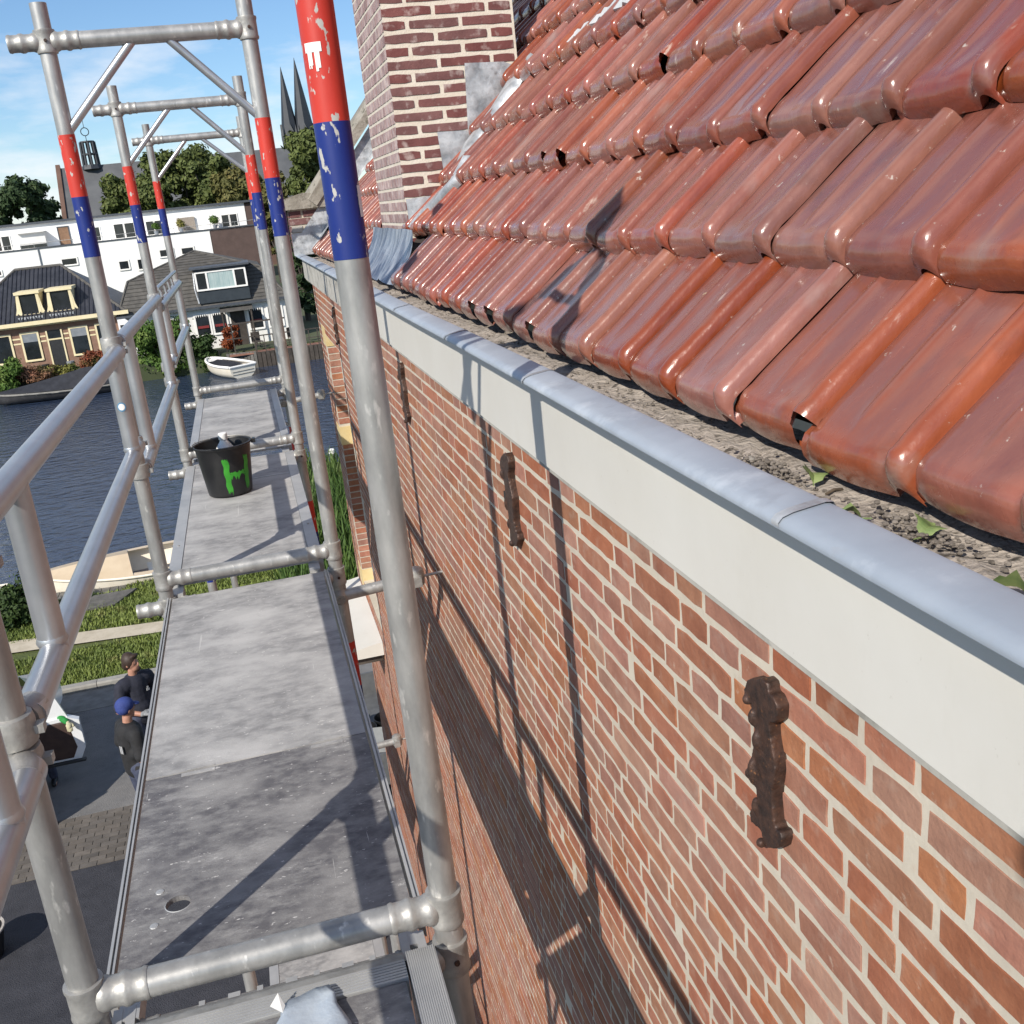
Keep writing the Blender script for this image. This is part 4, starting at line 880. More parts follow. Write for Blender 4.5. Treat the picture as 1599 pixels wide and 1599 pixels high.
for y in (.72, 3.2):
    for s in (-1, 1):
        w = MB().lathe((s*(HW-.17), y, .31), (s*(HW+.012), y, .31), [(0, .28), (.06, .31), (.94, .31), (1, .28)], 26).build('wheel', M_TYRE, car, smooth=40)
        MB().lathe((s*(HW+.0125), y, .31), (s*(HW+.02), y, .31), [(0, .20), (.7, .19), (1, .10)], 20).build('rim', M_ALU, w, smooth=40)
MB().poly([(-.66, .098, 1.06), (.66, .098, 1.06), (.60, .262, 1.40), (-.60, .262, 1.40)]).build('rear_window', M_GLASS, car)
MB().poly([(-.68, 2.92, 1.04), (.68, 2.92, 1.04), (.60, 2.31, 1.44), (-.60, 2.31, 1.44)]).build('windscreen', M_GLASS, car)
for s in (-1, 1):
    for y0, y1 in ((.50, 1.15), (1.25, 2.30)): MB().poly([(s*(HW*.985+.004), y0, 1.05), (s*(HW*.985+.004), y1+.25*(y1 > 2), 1.05), (s*(HW*.865+.004), y1, 1.42), (s*(HW*.865+.004), y0+.05, 1.42)]).build('side_window', M_GLASS, car)
    MB().box(s*.78-.07, s*.78+.07, .012, .05, .74, .98).build('rear_lamp', M_REDL, car)
MB().box(-.80, .80, -.02, .07, .34, .58).build('rear_bumper', M_CARW, car)
pl = MB().box(.40, .78, -.004, .03, .66, .77).build('number_plate', M_PLATE, car); MB().box(.40, .455, -.006, -.0045, .662, .768).build('plate_band', M_PBLUE, pl)
for k in range(7): MB().box(.47+k*.042, .47+k*.042+.026, -.0065, -.0045, .69, .745).build('plate_sign', M_DPLAS, pl)
MB().box(.30, .80, .026, .034, .84, .875).box(.42, .80, .026, .034, .80, .825).build('tailgate_lettering', M_DPLAS, car)
dm = Matrix.Translation((HW+.02, 1.42, 0)) @ Matrix.Rotation(R(4), 4, 'Z')
def dpt(x, y, z): return dm @ Vector((x, y, z))
d_ = MB(); dp = [(.0, .42), (.62, .40), (.70, .55), (.70, .98), (.56, 1.05), (.02, 1.05)]
d_.rings([[dpt(p[0], -.05, p[1]) for p in dp], [dpt(p[0], .05, p[1]) for p in dp]]); do = d_.build('door', M_CARW, car)
MB().rings([[dpt(p[0], -.062, p[1]) for p in ((.04, .47), (.50, .45), (.58, .58), (.52, .98), (.06, .98))], [dpt(p[0], -.051, p[1]) for p in ((.02, .45), (.52, .43), (.60, .58), (.54, 1.0), (.04, 1.0))]]).build('door_lining', M_TRIM, do)
MB().rings([[dpt(p[0], -.02, p[1]) for p in ((.02, 1.05), (.56, 1.05), (.44, 1.42), (.05, 1.45))], [dpt(p[0], .02, p[1]) for p in ((.02, 1.05), (.56, 1.05), (.44, 1.42), (.05, 1.45))]]).build('door_window_frame', M_CARW, do)
MB().box(HW+.06, HW+.70, 1.34, 1.42, .375, .40).build('door_shadow_strip', M_DPLAS, do)  # dark strip below the open door: sill shadow built as a solid piece

tr = thing('trailer', 'dark grey trailer with buckets and a lettered board behind the wall corner', 'trailer', (1.55, 11.0, GZ+.004))
M_TGREY = pm('trailer_grey', (.10, .105, .11), (.15, .155, .16), 6, .6)
b = MB().box(-.75, .75, -1.2, 1.2, .48, .54); b.box(-.75, -.71, -1.2, 1.2, .54, .86).box(.71, .75, -1.2, 1.2, .54, .86).box(-.71, .71, 1.16, 1.2, .54, .86).build('bed', M_TGREY, tr)
for s in (-1, 1): MB().lathe((s*.72, 0, .30), (s*.90, 0, .30), [(0, .27), (.1, .30), (.9, .30), (1, .27)], 22).build('wheel', M_TYRE, tr, smooth=40)
bd = MB().box(-.74, .70, -1.245, -1.205, .42, .86).build('tailboard', M_TGREY, tr)
MB().tube((0, -1.2, .4), (0, -2.0, .36), .035, n=10).build('drawbar', M_CAST, tr)
def text_mesh(txt, size, mat, parent, loc, rot, name='lettering'):
    c = bpy.data.curves.new('t', 'FONT'); c.body = txt; c.size = size; c.extrude = .003
    o = bpy.data.objects.new('t', c); COL.objects.link(o); dg = bpy.context.evaluated_depsgraph_get(); me = bpy.data.meshes.new_from_object(o.evaluated_get(dg)); bpy.data.objects.remove(o)
    me.materials.clear(); me.materials.append(mat); return put(name, me, parent, loc, rot)
M_PANEL = pm('pale_board', (.22, .23, .235), (.28, .29, .29), 6, .6)
pb_ = MB().obox(Matrix.Translation((-.40, -.93, .90)) @ Matrix.Rotation(R(-38), 4, 'X') @ Matrix.Rotation(R(6), 4, 'Y'), .36, .012, .16).build('lettered_board', M_PANEL, tr)
text_mesh('VEL', .24, M_DPLAS, pb_, (-.66, -.995, .825), (R(52), R(0), R(0)))
for i, (x, y) in enumerate(((-.46, -.38), (-.50, .02), (-.15, -.2))):
    MB().rings([[(math.cos(a)*r+x, math.sin(a)*r+y, z) for a in [2*math.pi*k/24 for k in range(24)]] for r, z in ((.11, .54), (.13, .545), (.165, .82), (.158, .82), (.125, .60), (.01, .60))], caps=False).build('mortar_tub', M_BLACKP if i != 1 else M_TGREY, tr, smooth=45)
tub = thing('mortar_tub', 'dark tub with pale crusted rim on the new asphalt, bottom left', 'tub', (-3.42, 8.85, GZ+.004))
MB().rings([[(math.cos(a)*r, math.sin(a)*r, z) for a in [2*math.pi*k/28 for k in range(28)]] for r, z in ((.18, 0), (.20, .01), (.27, .33), (.255, .33), (.20, .2), (.02, .2))], caps=False).build('body', M_BLACKP, tub, smooth=45)
MB().rings([[(math.cos(a)*(.265+dx), math.sin(a)*(.265+dx), .33+dz) for a in [2*math.pi*k/28 for k in range(28)]] for dx, dz in ((-.014, 0), (-.012, .014), (.012, .014), (.016, 0), (-.014, 0))], caps=False).build('rim', M_PEB, tub, smooth=45)

# ================================================================== BOATS, JETTY, BANK THINGS
M_CREAM = pm('cream_hull', (.60, .46, .29), (.68, .54, .36), 2, .4, coat=.2); M_CREAMW = pm('cream_white', (.74, .68, .56), (.8, .75, .64), 3, .4); M_TARP = pm('dark_tarp', (.014, .015, .020), (.028, .030, .038), 3, .6, bump=.3, bscale=4, ds=.05); M_HULLD = pm('dark_hull', (.03, .03, .032), (.05, .05, .052), 3, .4)
def hull(b, L_, Wd, H, bow=2.2, flare=.8, n=18, m=9, z0=0, stern=.78):
    rings = []
    for i in range(n+1):
        f = i/n; w = Wd/2*(1-f**bow)**.65*(stern+(1-stern)*math.sin(min(1, f*2)*math.pi/2)) if f < 1 else .01
        sh = H*(1+.28*f**2.2); ring = []
        for j in range(m+1):
            a = math.pi*j/m; ring.append((math.cos(a)*w*(flare+(1-flare)*abs(math.cos(a))), f*L_, z0+sh-sh*math.sin(a)**.7*(1-.25*f**3)))
        rings.append(ring)
    return rings
mb_ = thing('motor_boat', 'cream motor boat with pointed foredeck moored at the jetty', 'boat', (-1.75, 22.25, WZ-.10), R(90+9))
rg_ = hull(MB(), 3.25, 2.45, .72, bow=1.9, stern=.9); b = MB(); b.rings(rg_, caps=False, closed=False); b.poly(rg_[0]).build('hull', M_CREAMW, mb_, smooth=50)
b = MB(); P = []
for i in range(7, 19):
    L0 = Vector(rg_[i][0]); R0 = Vector(rg_[i][-1]); c = (L0+R0)/2; P.append((L0+Vector((0, 0, .01)), c+Vector((0, 0, .01+.22*(1-((i-7)/11)**2))), R0+Vector((0, 0, .01))))
for i in range(len(P)-1):
    for k in (0, 1): b.quad(P[i][k], P[i+1][k], P[i+1][k+1], P[i][k+1])
b.build('foredeck', M_CREAM, mb_)
for sd_ in (0, -1):
    b = MB(); q = [Vector(rg_[i][sd_]) for i in range(0, 8)]; s = 1 if sd_ == 0 else -1
    for i in range(7): b.quad(q[i]+Vector((0, 0, .012)), q[i+1]+Vector((0, 0, .012)), q[i+1]+Vector((-s*.20, 0, .02)), q[i]+Vector((-s*.20, 0, .02)))
    b.build('side_deck', M_CREAM, mb_)
MB().box(-.80, .80, .1, 1.5, .24, .28).build('cockpit_floor', pm('cockpit', (.28, .27, .28), (.4, .38, .38), 3, .7), mb_); MB().box(-.6, .6, .55, .9, .26, .48).build('bench', M_CREAMW, mb_)
b = MB()
for sd_ in (0, -1): b.path([Vector(r[sd_])+Vector((0, 0, -.02)) for r in rg_], .030, 8)
b.build('rubbing_strake', M_CREAMW, mb_, smooth=60); MB().box(-.14, .14, -.22, -.02, .25, .85).build('outboard_engine', M_DPLAS, mb_)
ob = thing('open_boat', 'pale open boat end cut off at the left edge by the bank', 'boat', (-5.7, 22.1, WZ-.1), R(97))
rg2 = hull(MB(), 3.2, 1.4, .55); b = MB(); b.rings(rg2, caps=False, closed=False); b.poly(rg2[0]).build('hull', pm('grey_hull', (.25, .26, .27), (.34, .35, .36), 3, .5), ob, smooth=50)
b = MB()
for sd_ in (0, -1): b.path([Vector(r[sd_]) for r in rg2], .035, 8)
b.build('gunwale', M_CREAMW, ob, smooth=60); MB().box(-.5, .5, .3, 1.9, .25, .28).build('floor_board', M_WOOD, ob)
jt = thing('jetty', 'grey plank jetty along the bank beside the cream boat', 'jetty', (-3.35, 20.72, GZ-.06))
for i in range(18): MB().box(-1.62+i*.18, -1.62+i*.18+.165, -.42, .62, 0, .035).build('plank', M_WOOD, jt)
MB().box(-1.62, 1.6, -.3, -.22, -.14, -.002).box(-1.62, 1.6, .42, .5, -.14, -.002).build('beam', M_WOODD, jt)
for x in (-1.5, 0, 1.5): MB().tube((x, .54, -.8), (x, .54, -.01), .06, n=10).build('pile', M_WOODD, jt)
rp_ = thing('ramp_board', 'pale sloping wooden board leading down to the jetty', 'board', (-3.45, 19.95, GZ+.03))
MB().poly([(-.55, -.25, 0), (.32, -.25, 0), (.72, .42, .05), (-.15, .42, .05)]).build('board', M_WOOD, rp_).modifiers.new('s', 'SOLIDIFY').thickness = .04
for i, (x, y, hgt) in enumerate(((1.86, 28.4, .78), (2.30, 28.9, .86))):
    pz = thing('mooring_post', ['shorter white topped mooring post in the reeds', 'taller white topped mooring post nearest the brick wall'][i], 'post', (x, y, GZ-.5), group='white topped mooring posts')
    MB().lathe((0, 0, -.4), (0, 0, hgt), [(0, .09), (1, .08)], 12).build('shaft', M_WOOD, pz, smooth=40); MB().lathe((0, 0, hgt+.001), (0, 0, hgt+.15), [(0, .095), (.8, .095), (1, .05)], 12).build('white_cap', M_WHITE, pz, smooth=40)

# sloop with dark cover, covered sloop
def at_z(u, v, z):
    d = rt*((u-799.5)/FPX)-up*((v-799.5)/FPX)+fw; return CAMP+d*((z-CAMP.z)/d.z)
wb = thing('white_sloop', 'small white sloop with dark cover moored below the terrace', 'boat', (-.10, 53.3, WZ-.12), R(28))
rg3 = hull(MB(), 3.7, 1.75, .72, bow=2.6, stern=.85); b = MB(); b.rings(rg3, caps=False, closed=False); b.poly(rg3[0]).build('hull', M_CREAMW, wb, smooth=50)
b = MB()
for sd_ in (0, -1): b.path([Vector(r[sd_])+Vector((0, 0, .02)) for r in rg3], .07, 8)
b.path([Vector(rg3[0][0]), Vector(rg3[0][-1])], .06, 8).build('gunwale', M_WHITE, wb, smooth=60)
b = MB()
for i in range(1, 13):
    for a, c in ((i, i+1),):
        A, B_, C_, D = Vector(rg3[a][0]), Vector(rg3[c][0]), Vector(rg3[c][-1]), Vector(rg3[a][-1]); m1 = (A+D)/2+Vector((0, 0, .10)); m2 = (B_+C_)/2+Vector((0, 0, .10))
        b.quad(A*.86+D*.14, B_*.86+C_*.14, m2, m1); b.quad(m1, m2, C_*.86+B_*.14, D*.86+A*.14)
b.build('cover', M_TARP, wb); b = MB(); q = [Vector(rg3[i][0]) for i in (14, 15, 16, 17)]; q2 = [Vector(rg3[i][-1]) for i in (14, 15, 16, 17)]
for i in range(3): b.quad(q[i], q[i+1], q2[i+1], q2[i])
b.build('foredeck', M_WHITE, wb)
for k in (.30, .45): MB().box(-.62, .62, -.02, -.006, k, k+.02).build('hull_line', M_WOODD, wb)
cb2 = thing('covered_sloop', 'long black sloop under a dark canvas cover moored at the left bank', 'boat', (-6.3, 55.2, WZ-.1), R(93))
rg4 = hull(MB(), 6.0, 2.0, .60, bow=2.4); b = MB(); b.rings(rg4, caps=False, closed=False); b.poly(rg4[0]).build('hull', M_HULLD, cb2, smooth=50)
b = MB(); pk = []
for i in range(19):
    A, D = Vector(rg4[i][0]), Vector(rg4[i][-1]); f = i/18; hgt = .85*max(0, 1-abs(f-.25)/.75)**1.1+.05; pk.append((A, (A+D)/2+Vector((0, 0, hgt)), D))
for i in range(18):
    for k in (0, 1): b.quad(pk[i][k], pk[i+1][k], pk[i+1][k+1], pk[i][k+1])
b.build('cover', M_TARP, cb2, smooth=40); b = MB()
for sd_ in (0, -1): b.path([Vector(r[sd_])+Vector((0, 0, -.1)) for r in rg4], .05, 6)
b.build('rubbing_strake', M_KERB, cb2, smooth=60)

# ================================================================== VEGETATION
def crown(lobes, n, size, seed, squash=.85):
    rnd = random.Random(seed); b = MB()
    wts = [l[1]**2 for l in lobes]; tot = sum(wts); cum = []; a = 0
    for w in wts: a += w/tot; cum.append(a)
    for _ in range(n):
        u = rnd.random(); k = next(i for i, c in enumerate(cum) if u <= c+1e-9); c, r = Vector(lobes[k][0]), lobes[k][1]
        while True:
            d = Vector((rnd.uniform(-1, 1), rnd.uniform(-1, 1), rnd.uniform(-1, 1)))
            if .1 < d.length < 1: break
        d.normalize(); p = c+Vector((d.x, d.y, d.z*squash))*r*(rnd.uniform(.3, 1.0)**.6)*(1+.18*math.sin(d.x*7+d.z*9+k))*(1.25 if rnd.random() < .10 else 1)
        s = size*rnd.uniform(.5, 1.3); nn = (d+Vector((rnd.uniform(-1, 1), rnd.uniform(-1, 1), rnd.uniform(-.6, 1)))*.9).normalized(); t = nn.orthogonal().normalized(); t = (Matrix.Rotation(rnd.uniform(0, 6.28), 3, nn) @ t); w = nn.cross(t)
        b.quad(p-t*s, p-w*s*.6+nn*s*.15, p+t*s, p+w*s*.6+nn*s*.15)
    return b
def tree(name, label, base, h, rad, mat, seed, n=5000, size=.4, group='trees behind the houses', low=.3, trunkm=None):
    rnd = random.Random(seed); t = thing(name, label, 'tree', base, group=group); lobes = []
    for k in range(46):
        z = h*(low+(1-low)*rnd.random()**.8*.86); f = (z/h-low)/(1-low); rr = rad*math.sqrt(max(.1, 1-(f*1.05-.35)**2*1.7)); a = rnd.uniform(0, 6.28); q = rr*.68*math.sqrt(rnd.random())
        lobes.append(((math.cos(a)*q*1.12, math.sin(a)*q*1.12, z), rad*rnd.uniform(.13, .34)))
    lobes.append(((0, 0, h*.80), rad*.36))
    crown(lobes, n, size, seed).build('crown', mat, t)
    b = MB().tube((0, 0, -.2), (0, 0, h*.45), h*.030, h*.02, 9)
    for k in range(7): l = lobes[k]; b.tube((0, 0, h*(.22+.03*k)), l[0], h*.012, h*.004, 6)
    b.build('trunk', trunkm or M_WOODD, t, smooth=50); return t
T1 = leafmat('dark_foliage', (.016, .034, .014), (.040, .068, .024), (.065, .095, .034)); T2 = leafmat('olive_foliage', (.048, .066, .018), (.100, .125, .034), (.155, .175, .052)); T3 = leafmat('russet_olive_foliage', (.062, .066, .020), (.125, .118, .036), (.18, .15, .05))
def treeat(name, label, u, vtop, Y, wpx, mat, seed, **k):
    top = at(u, vtop, Y); rad = abs(at(u+wpx/2, vtop, Y).x-top.x); return tree(name, label, (top.x, Y, FZ), top.z-FZ, rad, mat, seed, **k)
treeat('broad_tree', 'dark green tree at the left edge above the white apartments', 10, 262, 118, 125, T1, 1, n=17000, size=.29, low=.25)
treeat('broad_tree', 'lower dark tree right of the leftmost dark tree', 64, 300, 122, 80, T1, 2, n=10000, size=.28, low=.25)
treeat('broad_tree', 'olive green tree in front of the church roof', 192, 258, 128, 125, T2, 3, n=17000, size=.29, low=.25)
treeat('broad_tree', 'tallest olive tree behind the middle of the apartments', 268, 218, 134, 140, T2, 4, n=20000, size=.30, low=.25)
treeat('broad_tree', 'rounded olive tree left of the red and blue right posts', 318, 234, 130, 125, T2, 5, n=17000, size=.29, low=.25)
treeat('broad_tree', 'russet olive tree just left of the second right post', 365, 252, 126, 115, T3, 6, n=16000, size=.29, low=.25)
treeat('broad_tree', 'low olive tree between second and third left posts', 226, 275, 124, 110, T2, 7, n=12000, size=.28, low=.25)
treeat('broad_tree', 'large olive tree below the twin church spires', 474, 172, 74, 128, T2, 8, n=38000, size=.19, low=.12)
treeat('broad_tree', 'dark green tree beside the gable end above the terrace', 455, 330, 69, 80, T1, 9, n=12000, size=.20, low=.1)
treeat('broad_tree', 'olive tree filling the gap between the right scaffold posts', 412, 258, 112, 80, T3, 10, n=11000, size=.27, low=.2)
def shrub(name, label, c, rads, mat, seed, n, size, group=None, cat='shrub'):
    t = thing(name, label, cat, c, group=group); rnd = random.Random(seed); lobes = []
    for k in range(14): lobes.append(((rnd.uniform(-1, 1)*rads[0]*.75, rnd.uniform(-1, 1)*rads[1]*.75, rads[2]*rnd.uniform(.15, .8)), (rads[0]*rads[1]*rads[2])**(1/3)*rnd.uniform(.28, .5)))
    crown(lobes, n, size, seed).build('foliage', mat, t); b = MB()
    for k in range(6): b.tube((0, 0, -.3), lobes[k][0], .03, .01, 5)
    b.build('stem', M_WOODD, t); return t
G1 = leafmat('bright_shrub', (.035, .075, .012), (.075, .135, .022), (.12, .17, .04)); G2 = leafmat('pink_hydrangea', (.06, .07, .02), (.28, .13, .08), (.36, .20, .13)); G3 = leafmat('red_shrub', (.12, .03, .015), (.22, .06, .03), (.07, .07, .02)); G4 = leafmat('yellow_green_shrub', (.10, .11, .02), (.20, .18, .05), (.06, .09, .02))
shrub('willow_shrub', 'tall bright green bush hanging over the water between the houses', (-4.0, 57.2, -6.3), (1.75, 1.0, 2.9), G1, 21, 12000, .10)
shrub('willow_shrub', 'darker green bush right of the tall bright one', (-2.35, 57.3, -6.3), (.9, .8, 1.9), leafmat('deep_green', (.025, .055, .012), (.05, .09, .02), (.08, .12, .03)), 22, 5000, .10)
shrub('reed_clump', 'green grassy bush at the left edge across the canal', (-12.3, 56.4, -6.4), (1.1, .8, 2.4), G1, 23, 6000, .10)
shrub('hydrangea', 'pink flowering hydrangea on the far bank at left', (-11.3, 56.8, -5.9), (.9, .6, 1.0), G2, 24, 3500, .07)
shrub('hydrangea', 'orange pink hydrangea beside the pink one', (-10.2, 56.9, -5.9), (.9, .6, 1.0), G2, 25, 3500, .07)
shrub('low_shrub', 'yellow green shrub above the covered sloop', (-9.4, 57.0, -5.9), (.8, .6, .85), G4, 26, 2800, .07)
shrub('red_bush', 'rust red bush in front of the brick house', (-7.6, 57.6, -5.7), (1.05, .7, 1.05), G3, 27, 4200, .07)
shrub('creeper', 'orange red creeper on the terrace pergola', (-.45, 57.1, -5.5), (.42, .35, 2.0), leafmat('orange_creeper', (.16, .035, .010), (.30, .075, .02), (.10, .05, .02)), 28, 3200, .07)
shrub('bank_bush', 'dark leafy bush beside the jetty at the left edge', (-5.05, 19.75, GZ-.1), (.75, .5, 1.05), leafmat('bush_leaf', (.018, .035, .010), (.05, .085, .02), (.09, .13, .03)), 29, 5200, .05)

# ================================================================== FAR BUILDINGS
M_HB = pm('far_brick', (.20, .115, .080), (.27, .165, .12), 3, .9, world=True); M_CRM = pm('cream_trim', (.70, .60, .36), (.76, .67, .44), 3, .6); M_BTILE = pm('black_roof', (.020, .022, .030), (.042, .044, .054), 2, .45, bump=.4, bscale=6, world=True); M_GTILE = pm('grey_roof', (.060, .057, .052), (.105, .098, .088), 3, .8, bump=.4, bscale=6, world=True)
M_BLIND = pm('grey_blind', (.20, .23, .26), (.28, .30, .33), 3, .6); M_APT = pm('white_render', (.78, .775, .76), (.82, .815, .80), 1, .8, world=True); M_BROWN = pm('brown_cladding', (.090, .058, .050), (.115, .075, .065), 2, .8, world=True); M_DARKB = pm('blue_black_board', (.020, .030, .040), (.032, .044, .055), 3, .6); M_CURT = pm('pale_curtain', (.26, .36, .36), (.38, .46, .45), 5, .8, stretch=(3, 1, .3)); M_REDW = pm('red_paint_wood', (.20, .02, .02), (.26, .03, .03), 5, .6)
M_EDGE = pm('roof_edge', (.045, .052, .065), (.07, .078, .09), 4, .5); M_AWN = pm('awning', (.72, .71, .68), (.78, .77, .74), 4, .7); M_WDOOR = pm('wood_door', (.20, .11, .06), (.28, .16, .09), 5, .6); M_WICK = pm('wicker', (.28, .24, .20), (.36, .31, .26), 12, .85)
def window(parent, x0, x1, z0, z1, Y, frame=M_WHITE, t=.09, pane=M_GLASS, blind=0, name='window'):
    b = MB().box(x0-t, x0, Y-.06, Y, z0-t, z1+t).box(x1, x1+t, Y-.06, Y, z0-t, z1+t).box(x0, x1, Y-.06, Y, z1, z1+t).box(x0-.05, x1+.05, Y-.09, Y-.061, z0-t, z0-t*.3).box(x0, x1, Y-.058, Y, z0-t, z0)
    w = b.build(name, frame, parent); MB().box(x0, x1, Y-.03, Y-.012, z0, z1-(z1-z0)*blind).build('pane', pane, w)
    if blind: MB().box(x0, x1, Y-.045, Y-.012, z1-(z1-z0)*blind+.002, z1).build('blind', M_BLIND, w)
    return w
# house A -----------------------------------------------------------
hA = thing('brick_cottage', 'brown brick cottage with black tiled hip roof and two cream dormers', 'house', (-10.4, 60, FZ))
O = Vector((-10.4, 60, FZ)); l = lambda x: x-O.x; zz = lambda z: z-FZ
MB().box(-4.3, 4.3, 0, 8.0, 0, zz(-2.95)).build('wall', M_HB, hA)
EZ = zz(-2.93); RZ = zz(-.19); rf = MB(); e = [(-4.6, -.35), (4.6, -.35), (4.6, 8.35), (-4.6, 8.35)]; rA, rB = (l(-11.75), 4.0, RZ), (l(-9.25), 4.0, RZ)
P = [(x, y, EZ) for x, y in e]
rf.poly([P[0], P[1], rB, rA]).poly([P[1], P[2], rB]).poly([P[2], P[3], rA, rB]).poly([P[3], P[0], rA]); roA = rf.build('roof', M_BTILE, hA)
# roof ribs (pan tile columns)
b = MB()
for i in range(40):
    x = -4.45+i*.228; tL = (x+4.6)/(rA[0]+4.6) if x < rA[0] else (1 if x < rB[0] else (4.6-x)/(4.6-rB[0])); tL = min(1, max(0, tL))
    p0 = Vector((x, -.35, EZ+.02)); p1 = Vector((x, -.35+4.35*tL, EZ+.02+(RZ-EZ)*tL)); b.tube(p0, p1, .042, n=6)
b.build('tile_rib', M_BTILE, roA, kind='stuff')
MB().tube(rA, rB, .10, n=8).tube(P[1], rB, .09, n=8).tube(P[0], rA, .09, n=8).build('ridge_cap', M_GTILE, roA)
MB().box(-4.7, 4.7, -.50, -.36, EZ-.10, EZ+.10).box(-4.45, 4.45, -.20, -.005, EZ-.20, EZ-.12).build('gutter', M_CRM, hA)
for x0, x1 in ((-11.22, -10.36), (-9.62, -8.66)):
    d = MB().box(l(x0)-.14, l(x0), .35, 1.9, zz(-2.50), zz(-1.42)).box(l(x1), l(x1)+.14, .35, 1.9, zz(-2.50), zz(-1.42)).box(l(x0)-.22, l(x1)+.22, .30, 2.6, zz(-1.42), zz(-1.27)).box(l(x0)-.1, l(x1)+.1, .33, .5, zz(-2.62), zz(-2.48)).build('dormer', M_CRM, hA)
    for s, xx in ((-1, l(x0)-.14), (1, l(x1)+.14)): MB().extrude([(xx, zz(-2.56)), (xx+s*.22, zz(-2.56)), (xx+s*.10, zz(-2.2)), (xx+s*.04, zz(-1.7)), (xx, zz(-1.45))], 1, .36, .42).build('dormer_scroll', M_CRM, d)
    MB().box(l(x0), l(x1), .42, .46, zz(-2.48), zz(-1.44)).build('pane', M_GLASS, d)
    b = MB()
    for k in range(9): b.box(l(x0)-.2+k*.148, l(x0)-.2+k*.148+.085, -.02, .34, zz(-2.72), zz(-2.60))
    b.build('lead_apron', M_LEAD, d)
for x0, x1 in ((-13.0, -12.1), (-11.45, -10.68), (-8.93, -8.12), (-7.55, -6.85)): window(hA, l(x0), l(x1), zz(-4.90), zz(-3.50), 0, M_CRM, .10, blind=.32 if x0 > -12 and x0 < -8 else 0)
dr = MB().box(l(-10.14)-.08, l(-10.14), -.06, 0, 0, zz(-3.45)).box(l(-9.45), l(-9.45)+.08, -.06, 0, 0, zz(-3.45)).box(l(-10.14), l(-9.45), -.06, 0, zz(-3.98), zz(-3.90)).build('door', M_CRM, hA); MB().box(l(-10.14), l(-9.45), -.03, -.005, 0, zz(-3.98)).build('door_leaf', M_DPLAS, dr); MB().box(l(-10.14), l(-9.45), -.03, -.005, zz(-3.90), zz(-3.45)).build('fanlight', M_GLASS, dr)
for z in (-3.72, -3.98): 
    for x0, x1 in ((-11.98, -11.58), (-10.55, -10.26), (-9.32, -9.06), (-7.98, -7.68)): MB().box(l(x0), l(x1), -.012, -.001, zz(z)-.04, zz(z)+.04).build('cream_band', M_CRM, hA)
for x in (-10.5, -9.2): MB().lathe((l(x), -.6, .02), (l(x), -.6, .42), [(0, .16), (1, .22)], 12).build('flower_pot', M_BLIND if x > -10 else M_DPLAS, hA)
# house B -----------------------------------------------------------
hB = thing('white_cottage', 'white cottage with dark grey hip roof and wide boxed dormer', 'house', (-1.8, 60, FZ))
lb = lambda x: x+1.8
MB().box(-4.2, 4.6, 0, 9, 0, zz(-3.2)).build('wall', pm('white_lime', (.66, .65, .62), (.74, .73, .70), 3, .8, world=True), hB)
E0, E1, E2 = zz(-3.22), zz(-1.42), zz(-.24)
A0 = [(-4.55, -.3, E0), (4.9, -.3, E0), (4.9, 9.3, E0), (-4.55, 9.3, E0)]; A1 = [(-3.75, .9, E1), (3.6, .9, E1), (3.6, 8.3, E1), (-3.75, 8.3, E1)]; rg0, rg1 = (0, 4.0, E2), (0, 6.2, E2)
rf = MB()
for i in range(4): rf.poly([A0[i], A0[(i+1) % 4], A1[(i+1) % 4], A1[i]])
rf.poly([A1[0], A1[1], rg0]).poly([A1[1], A1[2], rg1, rg0]).poly([A1[2], A1[3], rg1]).poly([A1[3], A1[0], rg0, rg1]); roB = rf.build('roof', M_GTILE, hB)
b = MB()
for k in range(9): f = k/9; y = -.3+1.2*f; z = E0+(E1-E0)*f; b.box(-4.55+.8*f, 4.9-1.3*f, y-.03, y+.02, z, z+.035)
for k in range(9): f = k/9; y = .9+3.1*f; z = E1+(E2-E1)*f; b.box(-3.75*(1-f), 3.6*(1-f), y-.03, y+.02, z+.005, z+.04)
b.build('tile_course', M_GTILE, roB, kind='stuff')
MB().tube(A1[0], rg0, .07, n=6).tube(A1[1], rg0, .07, n=6).tube(A0[0], A1[0], .07, n=6).tube(A0[1], A1[1], .07, n=6).build('ridge_cap', M_GTILE, roB)
MB().box(-4.6, 4.95, -.42, -.31, E0-.08, E0+.06).build('gutter', M_EDGE, hB)
x0, x1 = lb(-1.86), lb(.96); do = MB().box(x0, x1, -.32, 2.6, zz(-3.02), zz(-1.16)).build('dormer', M_DARKB, hB); MB().box(x0-.25, x1+.2, -.48, 3.0, zz(-1.15), zz(-1.05)).build('dormer_roof', M_EDGE, do)
wf = MB(); zt, zb = zz(-1.30), zz(-2.33); xa = [x0+.02, x0+.62, x0+2.12, x1-.08]
wf.box(xa[0]-.04, xa[3]+.04, -.40, -.325, zt-.07, zt).box(xa[0]-.04, xa[3]+.04, -.40, -.325, zb, zb+.09)
for x in xa: wf.box(x-.05, x+.05, -.40, -.325, zb+.09, zt-.07)
wfo = wf.build('dormer_window', M_WHITE, do)
for i in range(3): MB().box(xa[i]+.05, xa[i+1]-.05, -.36, -.33, zb+.09, zt-.07).build('pane', M_CURT if i == 1 else M_GLASS, wfo)
b = MB().path([Vector((x0-.06, -.1, zz(-1.3))), Vector((x0-.12, -.25, zz(-2.2))), Vector((x0-.02, -.35, zz(-3.0)))], .05, 6); b.build('dormer_flashing', M_LEAD, do)
